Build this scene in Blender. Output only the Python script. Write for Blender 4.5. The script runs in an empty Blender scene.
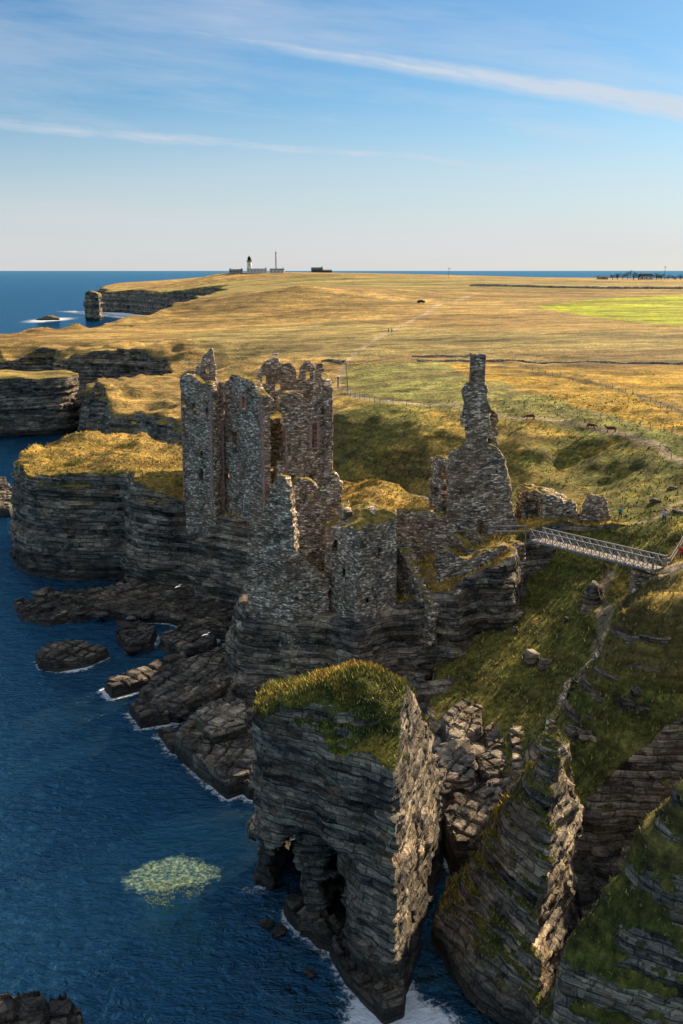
import bpy, bmesh, math, random
import numpy as np
from mathutils import Vector, Matrix
random.seed(7)
C = bpy.context.scene.collection
SC = bpy.context.scene
R = math.radians
F32 = np.float32

# ------------------------------------------------------------------ camera maths
CAMZ = 50.0; PITCH = math.atan(242/1027); FOC = 1027.0
def ray(px, py):
    u = (px-341.5)/FOC; v = (512-py)/FOC
    return (u, math.cos(PITCH)+v*math.sin(PITCH), -math.sin(PITCH)+v*math.cos(PITCH))
def atz(px, py, z):
    d = ray(px, py); t = (z-CAMZ)/d[2]
    return (d[0]*t, d[1]*t, z)
def aty(px, py, Y):
    d = ray(px, py); t = Y/d[1]
    return (d[0]*t, Y, CAMZ+d[2]*t)

# ------------------------------------------------------------------ noise
def hsh(ix, iy, iz, seed):
    h = (ix.astype(np.uint32)*np.uint32(374761393) + iy.astype(np.uint32)*np.uint32(668265263)
         + iz.astype(np.uint32)*np.uint32(2246822519) + np.uint32((seed*1274126177) & 0xffffffff))
    h ^= h >> np.uint32(13); h *= np.uint32(1274126177); h ^= h >> np.uint32(16)
    h *= np.uint32(2654435769); h ^= h >> np.uint32(15)
    return (h >> np.uint32(8)).astype(F32) * F32(1/16777216)
def vn3(x, y, z, s, seed):
    x = x/s; y = y/s; z = z/s
    fx = np.floor(x); fy = np.floor(y); fz = np.floor(z)
    a = x-fx; b = y-fy; c = z-fz
    a = a*a*(3-2*a); b = b*b*(3-2*b); c = c*c*(3-2*c)
    i = fx.astype(np.int32); j = fy.astype(np.int32); k = fz.astype(np.int32)
    def L(di):
        def M(dj):
            p = hsh(i+di, j+dj, k, seed); q = hsh(i+di, j+dj, k+1, seed)
            return p+(q-p)*c
        p = M(0); q = M(1)
        return p+(q-p)*b
    p = L(0); q = L(1)
    return (p+(q-p)*a)*2-1
def vn2(x, y, s, seed):
    x = np.asarray(x, float)/s+1000; y = np.asarray(y, float)/s+1000
    fx = np.floor(x); fy = np.floor(y)
    a = x-fx; b = y-fy
    a = a*a*(3-2*a); b = b*b*(3-2*b)
    i = fx.astype(np.int32); j = fy.astype(np.int32); k = np.zeros_like(i)
    p = hsh(i, j, k, seed); q = hsh(i, j+1, k, seed); r = hsh(i+1, j, k, seed); t = hsh(i+1, j+1, k, seed)
    p = p+(q-p)*b; r = r+(t-r)*b
    return (p+(r-p)*a)*2-1
def fb2(x, y, s, seed, n=3):
    o = 0; w = 1; tot = 0
    for k in range(n):
        # rotate every octave so that the lattice never shows
        c_, s_ = math.cos(1.1*k+.5), math.sin(1.1*k+.5)
        o = o + w*vn2(x*c_-y*s_, x*s_+y*c_, s/2.03**k, seed+k); tot += w; w *= .5
    return o/tot
def ss(e0, e1, x):
    t = np.clip((x-e0)/(e1-e0), 0, 1); return t*t*(3-2*t)

# rock: horizontal beds broken into blocks by two sets of upright joints
def rock_disp(x, y, z, seed, amp=1.0, rot=.5, dip=(.03, .02), bed=1.0):
    c, s = math.cos(rot), math.sin(rot)
    xr = x*c+y*s; yr = -x*s+y*c
    zz = z + dip[0]*x + dip[1]*y + .10*vn3(x, y, z*0, 6, seed)
    big = vn3(x, y, z*.5, 7, seed+1)*.62 + vn3(x, y, z*.7, 2.6, seed+2)*.10
    k1 = np.floor(zz/(1.35*bed)); k2 = np.floor(zz/(.5*bed)+.3*hsh(k1.astype(np.int32), k1.astype(np.int32)*0, k1.astype(np.int32)*0, 9))
    k1 = k1.astype(np.int32); k2 = k2.astype(np.int32); o = k1*0
    l1 = hsh(k1, o, o, seed+3)-.5; l2 = hsh(k2, o, o, seed+4)-.5
    jx = xr/4.3+hsh(k1, o+1, o, seed)*.6; jy = yr/3.6+hsh(k1, o+2, o, seed)*.6
    b1 = hsh(np.floor(jx).astype(np.int32), np.floor(jy).astype(np.int32), k1, seed+5)-.5
    jx = xr/1.9+hsh(k2, o+3, o, seed); jy = yr/1.6+hsh(k2, o+4, o, seed)
    b2 = hsh(np.floor(jx).astype(np.int32), np.floor(jy).astype(np.int32), k2, seed+6)-.5
    k3 = np.floor(zz/(.27*bed)).astype(np.int32)
    b3 = hsh(np.floor(xr/.7+hsh(k3, o+5, o, seed)).astype(np.int32), np.floor(yr/.6+hsh(k3, o+6, o, seed)).astype(np.int32), k3, seed+8)-.5
    col = hsh(np.floor(xr/4.6).astype(np.int32), np.floor(yr/3.9).astype(np.int32), o, seed+7)-.5
    return amp*(big + .95*l1 + .50*l2 + .62*b1 + .36*b2 + .20*b3 + .9*col)

# ------------------------------------------------------------------ polygons
def spoly(pts, X, Y):
    """signed distance to a closed polygon, negative inside"""
    pts = [(p[0], p[1]) for p in pts]; n = len(pts)
    d = np.full(X.shape, 1e9, F32); ins = np.zeros(X.shape, bool)
    for i in range(n):
        x0, y0 = pts[i]; x1, y1 = pts[(i+1) % n]
        ex, ey = x1-x0, y1-y0; L = ex*ex+ey*ey+1e-9
        t = np.clip(((X-x0)*ex+(Y-y0)*ey)/L, 0, 1)
        d = np.minimum(d, (X-x0-t*ex)**2+(Y-y0-t*ey)**2)
        if y0 != y1:
            c = ((y0 > Y) != (y1 > Y)) & (X < (x1-x0)*(Y-y0)/(y1-y0)+x0)
            ins ^= c
    d = np.sqrt(d)
    return np.where(ins, -d, d).astype(F32)
def dline(pts, X, Y):
    d = np.full(X.shape, 1e9)
    for (a, b) in zip(pts[:-1], pts[1:]):
        ex, ey = b[0]-a[0], b[1]-a[1]; L = ex*ex+ey*ey+1e-9
        t = np.clip(((X-a[0])*ex+(Y-a[1])*ey)/L, 0, 1)
        d = np.minimum(d, (X-a[0]-t*ex)**2+(Y-a[1]-t*ey)**2)
    return np.sqrt(d)

class RBF:
    def __init__(s, P):
        P = np.array([p[:3] for p in P], float); s.P = P[:, :2]; n = len(P)
        D = np.sqrt(((s.P[:, None]-s.P[None])**2).sum(-1))
        A = np.zeros((n+1, n+1)); A[:n, :n] = D-np.eye(n)*.05; A[:n, n] = 1; A[n, :n] = 1
        s.w = np.linalg.solve(A, np.append(P[:, 2], 0))
    def __call__(s, X, Y):
        X = np.asarray(X, float); Y = np.asarray(Y, float); o = np.full(X.shape, s.w[-1])
        for (a, b), w in zip(s.P, s.w[:-1]): o += w*np.sqrt((X-a)**2+(Y-b)**2)
        return o

# ------------------------------------------------------------------ surface nets on a tensor grid
def nets(f, gx, gy, gz):
    s = f < 0
    nx, ny, nz = f.shape
    cnt = np.zeros((nx-1, ny-1, nz-1), np.uint8)
    for a in (0, 1):
        for b in (0, 1):
            for c in (0, 1): cnt += s[a:nx-1+a, b:ny-1+b, c:nz-1+c]
    act = (cnt > 0) & (cnt < 8)
    I = np.argwhere(act); N = len(I)
    ids = np.full(act.shape, -1, np.int32); ids[act] = np.arange(N, dtype=np.int32)
    del cnt
    i, j, k = I.T
    acc = np.zeros((N, 3)); w = np.zeros(N)
    cor = {}
    for a in (0, 1):
        for b in (0, 1):
            for c in (0, 1): cor[a, b, c] = f[i+a, j+b, k+c]
    G = (np.asarray(gx, float), np.asarray(gy, float), np.asarray(gz, float))
    for e in [((0,0,0),(1,0,0)),((0,1,0),(1,1,0)),((0,0,1),(1,0,1)),((0,1,1),(1,1,1)),
              ((0,0,0),(0,1,0)),((1,0,0),(1,1,0)),((0,0,1),(0,1,1)),((1,0,1),(1,1,1)),
              ((0,0,0),(0,0,1)),((1,0,0),(1,0,1)),((0,1,0),(0,1,1)),((1,1,0),(1,1,1))]:
        p, q = cor[e[0]], cor[e[1]]
        m = (p < 0) != (q < 0)
        t = np.where(m, p/np.where(m, p-q, 1), 0)
        for ax in range(3):
            g0 = G[ax][I[:, ax]+e[0][ax]]; g1 = G[ax][I[:, ax]+e[1][ax]]
            acc[:, ax] += np.where(m, g0+(g1-g0)*t, 0)
        w += m
    V = acc/w[:, None]
    Q = []
    for ax in range(3):
        lo = [slice(1, -1)]*3; hi = [slice(1, -1)]*3
        lo[ax] = slice(0, -1); hi[ax] = slice(1, None)
        a = s[tuple(lo)]; b = s[tuple(hi)]
        for flip, m in ((0, a & ~b), (1, b & ~a)):
            E = np.argwhere(m)
            if not len(E): continue
            E = E + np.array([0 if ax == q else 1 for q in range(3)])
            o = [q for q in range(3) if q != ax]
            def g(d0, d1):
                T = E.copy(); T[:, o[0]] -= d0; T[:, o[1]] -= d1
                return ids[T[:, 0], T[:, 1], T[:, 2]]
            quad = np.stack([g(1, 1), g(0, 1), g(0, 0), g(1, 0)], 1)
            if (flip == 1) != (ax == 1): quad = quad[:, ::-1]
            Q.append(quad)
    return V.astype(F32), np.concatenate(Q)

def mesh_np(name, V, Q, smooth=True, attrs=None, mats=()):
    me = bpy.data.meshes.new(name)
    n = len(Q); k = Q.shape[1]
    me.vertices.add(len(V)); me.vertices.foreach_set('co', np.ascontiguousarray(V, F32).ravel())
    me.loops.add(n*k); me.loops.foreach_set('vertex_index', np.ascontiguousarray(Q, np.int32).ravel())
    me.polygons.add(n); me.polygons.foreach_set('loop_start', np.arange(0, n*k, k, dtype=np.int32))
    me.polygons.foreach_set('use_smooth', np.full(n, smooth, bool) if np.isscalar(smooth) else smooth)
    me.update(calc_edges=True)
    for nm, (ty, arr) in (attrs or {}).items():
        a = me.attributes.new(nm, ty, 'POINT')
        if ty == 'FLOAT': a.data.foreach_set('value', np.ascontiguousarray(arr, F32).ravel())
        else:
            c = np.ones((len(V), 4), F32); c[:, :3] = arr; a.data.foreach_set('color', c.ravel())
    for m in mats: me.materials.append(m)
    return me
def vnormals(V, Q):
    a = V[Q[:, 2]]-V[Q[:, 0]]; b = V[Q[:, 3]]-V[Q[:, 1]]
    fn = np.cross(a, b); N = np.zeros_like(V)
    for c in range(4): np.add.at(N, Q[:, c], fn)
    return N/(np.linalg.norm(N, axis=1)[:, None]+1e-9)
def link(name, me, parent=None):
    o = bpy.data.objects.new(name, me); C.objects.link(o)
    if parent is not None:
        o.parent = parent; o.matrix_parent_inverse = Matrix.Translation(-Vector(parent.location)) if False else Matrix.Identity(4)
    return o
def tag(o, label=None, cat=None, group=None, kind=None):
    if label: o['label'] = label
    if cat: o['category'] = cat
    if group: o['group'] = group
    if kind: o['kind'] = kind
    return o
def grid_of(*segs):
    """segs: (start, stop, step) runs joined"""
    out = []
    for a, b, s in segs:
        n = max(1, int(round((b-a)/s)))
        out += list(np.linspace(a, b, n, endpoint=False))
    out.append(segs[-1][1])
    return np.array(out)

def solid(gx, gy, gz, d2, top, slope, seed, amp=1.0, rot=.5, zref=8, bed=1.0, carve=None, add=None, far=None, dip=(.03, .02), topslope=.75, band=4.0):
    """land = inside of the outline (leaning by slope) and under the top surface"""
    Z = gz.astype(F32)[None, None, :]
    fc = d2[:, :, None] + slope*(Z-zref)
    ft = (Z-top.astype(F32)[:, :, None])*F32(topslope)
    f = np.maximum(fc, ft)
    if add is not None: f = np.minimum(f, add(gx[:, None, None], gy[None, :, None], gz[None, None, :]).astype(F32))
    if carve is not None: f = np.maximum(f, -carve(gx[:, None, None], gy[None, :, None], gz[None, None, :]).astype(F32))
    m = np.abs(f) < band
    i, j, k = np.nonzero(m)
    x = gx[i].astype(F32); y = gy[j].astype(F32); z = gz[k].astype(F32)
    a = amp if far is None else far[i, j]*amp
    d = rock_disp(x, y, z, seed, 1.0, rot, dip, bed)*a
    # beds show on the faces, the turf on top stays soft
    cz = np.gradient(gz).astype(F32)[k]*F32(topslope)
    tq = np.clip((-(ft[i, j, k])-cz*1.05)/1.0, 0, 1)
    gr = np.hypot(*np.gradient(top, gx, gy)); tq = np.maximum(tq, (.85*ss(.95, 1.7, gr)).astype(F32)[i, j])
    f[m] += d*tq
    return nets(f, gx, gy, gz)
# ------------------------------------------------------------------ materials
class NT:
    def __init__(s, name):
        s.m = bpy.data.materials.new(name); s.m.use_nodes = True; s.t = s.m.node_tree
        s.b = s.t.nodes['Principled BSDF']; s.b.inputs['Roughness'].default_value = .95
        s.b.inputs['Specular IOR Level'].default_value = .15
        s.pos = s.t.nodes.new('ShaderNodeNewGeometry').outputs['Position']
    def n(s, ty, **kw):
        o = s.t.nodes.new(ty)
        for k, v in kw.items(): setattr(o, k, v)
        return o
    def set(s, inp, v):
        if isinstance(v, bpy.types.NodeSocket): s.t.links.new(v, inp)
        elif isinstance(v, (tuple, list)) and len(v) == 3 and inp.type == 'RGBA': inp.default_value = (*v, 1)
        else: inp.default_value = v
    def math(s, op, a, b=0, c=None, clamp=False):
        o = s.n('ShaderNodeMath', operation=op, use_clamp=clamp)
        s.set(o.inputs[0], a); s.set(o.inputs[1], b)
        if c is not None: s.set(o.inputs[2], c)
        return o.outputs[0]
    def scale(s, v, sc):
        o = s.n('ShaderNodeVectorMath', operation='MULTIPLY'); s.set(o.inputs[0], v); o.inputs[1].default_value = sc
        return o.outputs[0]
    def addv(s, a, b):
        o = s.n('ShaderNodeVectorMath', operation='ADD'); s.set(o.inputs[0], a); s.set(o.inputs[1], b); return o.outputs[0]
    def noise(s, v, sc=1, det=4, rough=.55, dist=0, col=False):
        o = s.n('ShaderNodeTexNoise'); s.set(o.inputs['Vector'], v)
        o.inputs['Scale'].default_value = sc; o.inputs['Detail'].default_value = det
        o.inputs['Roughness'].default_value = rough; o.inputs['Distortion'].default_value = dist
        return o.outputs['Color' if col else 'Fac']
    def voro(s, v, sc=1, feature='F1', out='Distance', rnd=1):
        o = s.n('ShaderNodeTexVoronoi', feature=feature); s.set(o.inputs['Vector'], v)
        o.inputs['Scale'].default_value = sc; o.inputs['Randomness'].default_value = rnd
        return o.outputs[out]
    def ramp(s, f, *st):
        o = s.n('ShaderNodeValToRGB'); s.set(o.inputs[0], f); e = o.color_ramp.elements
        while len(e) < len(st): e.new(.5)
        for q, (p, c) in zip(e, st):
            q.position = p; q.color = (*c, 1) if isinstance(c, tuple) else (c, c, c, 1)
        return o.outputs[0]
    def mix(s, f, a, b, mode='MIX'):
        o = s.n('ShaderNodeMix', data_type='RGBA', blend_type=mode)
        s.set(o.inputs[0], f); s.set(o.inputs[6], a); s.set(o.inputs[7], b); return o.outputs[2]
    def mixf(s, f, a, b):
        o = s.n('ShaderNodeMix', data_type='FLOAT'); s.set(o.inputs[0], f); s.set(o.inputs[2], a); s.set(o.inputs[3], b); return o.outputs[0]
    def attr(s, nm, out='Fac'):
        o = s.n('ShaderNodeAttribute', attribute_name=nm); return o.outputs[out]
    def bump(s, h, dist=.1, strength=1, normal=None):
        o = s.n('ShaderNodeBump'); s.set(o.inputs['Height'], h); o.inputs['Distance'].default_value = dist
        o.inputs['Strength'].default_value = strength
        if normal is not None: s.set(o.inputs['Normal'], normal)
        return o.outputs[0]
    def sep(s, v):
        o = s.n('ShaderNodeSeparateXYZ'); s.set(o.inputs[0], v); return o.outputs
    def done(s, col=None, normal=None, rough=None):
        if col is not None: s.set(s.b.inputs['Base Color'], col)
        if normal is not None: s.set(s.b.inputs['Normal'], normal)
        if rough is not None: s.set(s.b.inputs['Roughness'], rough)
        return s.m

def make_land():
    t = NT('land'); P = t.pos; z = t.sep(P)[2]
    # --- rock
    wob = t.noise(P, .12, 0, col=True)
    Pw = t.addv(P, t.scale(wob, (0, 0, .3)))
    bed = t.noise(t.scale(Pw, (.16, .16, 1.9)), 1, 5, .62)
    fine = t.noise(t.scale(Pw, (1.1, 1.1, 7.5)), 1, 4, .7)
    def blocks(a, b, ang, seed):
        vr = t.n('ShaderNodeVectorRotate', rotation_type='Z_AXIS'); t.set(vr.inputs['Vector'], P); vr.inputs['Angle'].default_value = ang
        rx, ry, rz = t.sep(vr.outputs[0])
        zz = t.math('MULTIPLY_ADD', t.math('MULTIPLY_ADD', wz, .55, rz), b, seed)
        L = t.math('FLOOR', zz); wn = t.n('ShaderNodeTexWhiteNoise', noise_dimensions='1D'); t.set(wn.inputs['W'], L)
        off = t.math('MULTIPLY', wn.outputs['Value'], 9.0)
        xx = t.math('MULTIPLY_ADD', rx, a, t.math('ADD', off, jx)); yy = t.math('MULTIPLY_ADD', ry, a, t.math('ADD', off, jx))
        x_ = t.math('FLOOR', xx); y_ = t.math('FLOOR', yy)
        jo.append(t.math('MINIMUM', t.math('PINGPONG', t.math('FRACT', xx), .5), t.math('PINGPONG', t.math('FRACT', yy), .5)))
        cb = t.n('ShaderNodeCombineXYZ'); t.set(cb.inputs[0], x_); t.set(cb.inputs[1], y_); t.set(cb.inputs[2], L)
        w2 = t.n('ShaderNodeTexWhiteNoise', noise_dimensions='3D'); t.set(w2.inputs['Vector'], cb.outputs[0])
        fr = t.math('FRACT', zz); g = t.math('PINGPONG', fr, .5)
        return w2.outputs['Value'], g, wn.outputs['Value']
    jo = []; wz = t.noise(P, .12, 1, .5); jx = t.math('MULTIPLY', t.noise(P, .8, 2, .6), .35)
    k1, g1_, l1 = blocks(.42, 1.5, .5, 0.0); k2, g2_, l2 = blocks(1.15, 4.4, .9, 3.0)
    blk = t.voro(t.scale(Pw, (.35, .35, 1.6)), 1, 'F1', 'Color')
    blkv = t.sep(blk)[0]
    edge = t.voro(t.scale(Pw, (.35, .35, 1.6)), 1, 'DISTANCE_TO_EDGE')
    spot = t.noise(P, 2.6, 5, .75)
    groove = t.math('MULTIPLY', t.ramp(g1_, (0.0, .15), (.10, 1.0)), t.ramp(g2_, (0.0, .78), (.16, 1.0)))
    groove = t.math('MULTIPLY', groove, t.math('MULTIPLY', t.ramp(jo[0], (0.0, .22), (.028, 1.0)), t.ramp(jo[1], (0.0, .62), (.04, 1.0))))
    v = t.math('MULTIPLY_ADD', bed, .30, t.math('MULTIPLY', fine, .24))
    v = t.math('ADD', v, t.math('MULTIPLY_ADD', k1, .15, t.math('MULTIPLY_ADD', k2, .14, t.math('MULTIPLY_ADD', l2, .06, t.math('MULTIPLY', l1, .11)))))
    v = t.math('MULTIPLY_ADD', blkv, .06, t.math('SUBTRACT', v, .03))
    rock = t.ramp(v, (.32, (.022, .021, .020)), (.42, (.11, .100, .086)), (.52, (.26, .235, .195)), (.60, (.43, .36, .27)), (.70, (.64, .54, .41)))
    rock = t.mix(1, rock, t.ramp(groove, (0.0, .25), (1.0, 1.0)), 'MULTIPLY')
    rock = t.mix(1, rock, t.ramp(t.noise(P, .22, 5, .65), (.38, (.50, .50, .52)), (.5, (.95, .93, .90)), (.62, (1.45, 1.32, 1.12))), 'MULTIPLY')
    rust = t.ramp(t.noise(P, .33, 4, .6), (.5, 0.0), (.68, 1.0))
    rock = t.mix(t.math('MULTIPLY', rust, .45), rock, (.25, .16, .085))
    lich = t.ramp(spot, (.60, 0.0), (.70, 1.0))
    lz = t.math('MULTIPLY', lich, t.math('MULTIPLY', t.ramp(z, (0, 0.0), (1, 1.0)), .55))
    rock = t.mix(lz, rock, (.42, .40, .36))
    crack = t.ramp(edge, (0.0, 1.0), (.03, 0.0))
    rock = t.mix(t.math('MULTIPLY', crack, .35), rock, (.012, .012, .012))
    # black tide zone, its edge broken
    tz = t.math('ADD', z, t.math('MULTIPLY', t.noise(P, .25, 4), -5.0))
    tide = t.math('SUBTRACT', 1, t.math('DIVIDE', t.math('ADD', tz, 1.5), 2.5), clamp=True)
    rock = t.mix(t.math('MULTIPLY', tide, .80), rock, (.026, .023, .019))
    # --- turf
    tint = t.attr('tint', 'Color'); cov = t.attr('cover')
    g1 = t.noise(P, .22, 5, .65); g2 = t.noise(t.scale(P, (1, 1, .6)), 1.5, 6, .7); g3 = t.noise(P, .045, 4, .6)
    far = t.noise(t.scale(P, (.06, .35, 1)), 1, 5, .65)
    gm = t.math('MULTIPLY_ADD', g1, .7, t.math('MULTIPLY_ADD', g2, 1.5, t.math('MULTIPLY', far, .6)))
    turf = t.mix(1, tint, t.ramp(t.math('MULTIPLY', gm, .36), (.40, (.22, .26, .26)), (.48, (.70, .74, .70)), (.54, (1.2, 1.12, 1.0)), (.62, (2.3, 2.0, 1.7))), 'MULTIPLY')
    turf = t.mix(1, turf, t.ramp(t.noise(t.scale(P, (.03, .11, 1)), 1, 5, .68), (.36, .45), (.5, .95), (.62, 1.35)), 'MULTIPLY')
    dry = t.ramp(g3, (.46, 0.0), (.62, 1.0))
    turf = t.mix(t.math('MULTIPLY', dry, .25), turf, (.30, .20, .07))
    c = t.math('ADD', cov, t.math('MULTIPLY', t.math('SUBTRACT', t.noise(P, .9, 5, .7), .5), 1.3))
    c = t.ramp(c, (.44, 0.0), (.56, 1.0))
    col = t.mix(c, rock, turf)
    hr = t.math('MULTIPLY_ADD', k1, .42, t.math('MULTIPLY_ADD', k2, .26, t.math('MULTIPLY', groove, .35)))
    hr = t.math('ADD', hr, t.math('MULTIPLY_ADD', fine, .35, t.math('MULTIPLY', t.ramp(edge, (0, 0.0), (.06, 1.0)), .04)))
    hg = t.math('MULTIPLY_ADD', g2, 1.7, t.math('MULTIPLY', g1, 1.0))
    h = t.mixf(c, hr, hg)
    bb = t.bump(h, .75, .9)
    bb = t.bump(spot, .22, .9, bb)
    return t.done(col, bb, t.mixf(tide, .92, .55))

def make_masonry(name='masonry', base=(1, 1, 1), rough_scale=1.15):
    t = NT(name); P = t.pos
    wob = t.noise(P, .9, 3, col=True)
    Pw = t.addv(P, t.scale(wob, (.25, .25, .22)))
    S = (1.9*rough_scale, 1.9*rough_scale, 5.2*rough_scale)
    cellc = t.voro(t.scale(Pw, S), 1, 'F1', 'Color'); cv = t.sep(cellc)
    edge = t.voro(t.scale(Pw, S), 1, 'DISTANCE_TO_EDGE')
    st = t.ramp(cv[0], (0.0, (.07, .067, .064)), (.3, (.16, .152, .142)), (.7, (.29, .275, .25)), (.9, (.60, .57, .52)))
    warm = t.ramp(t.noise(P, .35, 4, .6), (.45, 0.0), (.62, 1.0))
    st = t.mix(t.math('MULTIPLY', warm, .38), st, (.21, .14, .085))
    blot = t.noise(P, .55, 6, .7)
    st = t.mix(1, st, t.ramp(blot, (.35, .55), (.5, 1.0), (.66, 1.55)), 'MULTIPLY')
    st = t.mix(t.math('MULTIPLY', t.ramp(edge, (0.0, 1.0), (.07, 0.0)), .8), st, (.022, .02, .018))
    lich = t.ramp(t.noise(P, 3.2, 5, .8), (.60, 0.0), (.70, 1.0))
    st = t.mix(t.math('MULTIPLY', lich, .5), st, (.5, .47, .40))
    st = t.mix(1, st, base, 'MULTIPLY')
    # moss and lichen on what faces up
    cov = t.attr('cover'); c = t.math('ADD', cov, t.math('MULTIPLY', t.math('SUBTRACT', t.noise(P, 1.6, 5, .7), .5), 1.2))
    c = t.ramp(c, (.46, 0.0), (.56, 1.0))
    moss = t.ramp(t.noise(P, 1.1, 4, .6), (.35, (.08, .085, .02)), (.5, (.26, .19, .04)), (.65, (.42, .27, .07)))
    col = t.mix(c, st, moss)
    h = t.math('MULTIPLY_ADD', cv[1], .35, t.math('MULTIPLY', t.ramp(edge, (0, 0.0), (.12, 1.0)), .6))
    bb = t.bump(h, .16, 1.0); bb = t.bump(t.noise(P, 6, 4, .8), .05, .8, bb)
    return t.done(col, bb)

def plain(name, c1, c2=None, sc=3.0, rough=.85, metal=0, bump=.02):
    t = NT(name); P = t.pos
    c2 = c2 or tuple(q*.6 for q in c1)
    col = t.mix(t.ramp(t.noise(P, sc, 5, .7), (.35, 0.0), (.65, 1.0)), c2, c1)
    t.b.inputs['Metallic'].default_value = metal
    return t.done(col, t.bump(t.noise(P, sc*3, 4, .7), bump, .6), rough)

def make_sea():
    t = NT('sea_water'); P = t.pos
    sh = t.attr('shallow'); foam = t.attr('foam')
    big = t.noise(t.scale(P, (.012, .02, 1)), 1, 4, .6)
    mid = t.noise(t.scale(P, (.10, .16, 1)), 1, 4, .6)
    deep = t.ramp(t.math('MULTIPLY_ADD', big, .5, t.math('MULTIPLY', mid, .5)), (.38, (.0006, .005, .010)), (.52, (.0010, .009, .016)), (.66, (.002, .015, .024)))
    bedc = t.ramp(t.noise(P, .30, 5, .7), (.36, (.001, .004, .004)), (.5, (.005, .011, .009)), (.62, (.022, .028, .018)))
    weed = t.attr('weed')
    s2 = t.math('ADD', sh, t.math('MULTIPLY', t.math('SUBTRACT', t.noise(P, .22, 5, .65), .5), t.math('MULTIPLY', sh, 1.6)), clamp=True)
    col = t.mix(s2, deep, bedc)
    wn = t.math('MULTIPLY', t.math('SUBTRACT', t.math('MULTIPLY_ADD', weed, .62, t.noise(P, 1.1, 6, .75)), .74), 6, clamp=True)
    col = t.mix(t.math('MULTIPLY', wn, .9), col, t.ramp(t.noise(P, 2.4, 4, .7), (.38, (.035, .06, .03)), (.5, (.12, .19, .09)), (.62, (.38, .46, .27))))
    fn = t.noise(t.addv(P, t.scale(t.noise(P, .8, 3, col=True), (1.5, 1.5, 0))), 1.7, 7, .78)
    f = t.math('SUBTRACT', t.math('MULTIPLY_ADD', foam, .75, fn), 0.78)
    f = t.math('MULTIPLY', f, 7, clamp=True)
    col = t.mix(f, col, (.75, .80, .82))
    w1 = t.noise(t.scale(P, (.16, .26, 1)), 1, 3, .55, .4); w2 = t.noise(t.scale(P, (.7, 1.1, 1)), 1, 5, .68, .6)
    w3 = t.noise(t.scale(P, (2.6, 3.8, 1)), 1, 3, .6)
    h = t.math('MULTIPLY_ADD', w1, .6, t.math('MULTIPLY_ADD', w2, .56, t.math('MULTIPLY', w3, .15)))
    bb = t.bump(h, 1.35, 1.0)
    nd = t.t.nodes; df = nd.new('ShaderNodeBsdfDiffuse'); gl = nd.new('ShaderNodeBsdfGlossy'); lw = nd.new('ShaderNodeLayerWeight'); mx = nd.new('ShaderNodeMixShader')
    lw.inputs['Blend'].default_value = .5
    t.set(df.inputs['Color'], col); t.set(df.inputs['Normal'], bb)
    t.set(gl.inputs['Color'], t.mix(t.math('POWER', lw.outputs['Facing'], 5.0), (.14, .54, 1.0), (.31, .70, .96))); gl.inputs['Roughness'].default_value = .05; t.set(gl.inputs['Normal'], bb); t.set(lw.inputs['Normal'], bb)
    fac = t.math('MULTIPLY_ADD', t.math('POWER', lw.outputs['Facing'], 3.0), .50, .165)
    t.set(mx.inputs[0], t.math('MULTIPLY', fac, t.math('SUBTRACT', 1, f)))
    t.t.links.new(df.outputs[0], mx.inputs[1]); t.t.links.new(gl.outputs[0], mx.inputs[2])
    nd.remove(t.b); t.t.links.new(mx.outputs[0], nd['Material Output'].inputs['Surface'])
    return t.m

def make_grass():
    t = NT('grass_blades'); t.set(t.b.inputs['Base Color'], t.attr('tint', 'Color')); return t.m

M = dict(land=make_land(), grass=make_grass(), masonry=make_masonry(base=(1.68, 1.44, 1.18)), pink=plain('red_sandstone', (.52, .32, .25), (.20, .125, .10), 2.6),
         sea=make_sea(), wood=plain('weathered_wood', (.30, .26, .21), None, 5), steel=plain('galvanised_steel', (.34, .34, .35), (.2, .2, .21), 3, .55, .35),
         deck=plain('deck_planks', (.42, .36, .28), (.27, .23, .18), 6), white=plain('white_paint', (.78, .77, .73), (.62, .60, .56), .4),
         slate=plain('slate_roof', (.10, .10, .11), None, .5), dark=plain('dark_opening', (.012, .012, .014), None, 1), black=plain('black_paint', (.02, .02, .022), None, 2, .5),
         ochre=plain('ochre_paint', (.50, .33, .12), None, 1), cow=plain('reddish_hide', (.16, .055, .03), None, 4), skin=plain('skin', (.55, .34, .26), None, 6),
         teal=plain('teal_cloth', (.05, .33, .33), None, 8), trouser=plain('dark_cloth', (.03, .032, .04), None, 8), brown=plain('brown_cloth', (.13, .075, .045), None, 8),
         paleblue=plain('pale_blue_cloth', (.42, .52, .66), None, 8), red=plain('red_cloth', (.72, .02, .02), None, 8), hair=plain('dark_hair', (.04, .026, .018), None, 9),
         gull=plain('white_feathers', (.80, .79, .76), (.6, .6, .6), 6), grey=plain('grey_feathers', (.28, .29, .31), None, 6),
         board=plain('pale_sign_board', (.80, .74, .68), None, 4), leaf=plain('dark_foliage', (.055, .075, .03), (.02, .03, .015), .8), bark=plain('bark', (.10, .075, .05), None, 3),
         render=plain('grey_render', (.42, .40, .37), None, .5), carpaint=plain('dark_car_paint', (.03, .035, .05), None, 2, .3), glass=plain('dark_glass', (.03, .04, .05), None, 2, .1),
         tyre=plain('rubber', (.015, .015, .015), None, 3), weed=plain('seaweed', (.34, .38, .15), (.10, .14, .05), 2.5))
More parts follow.
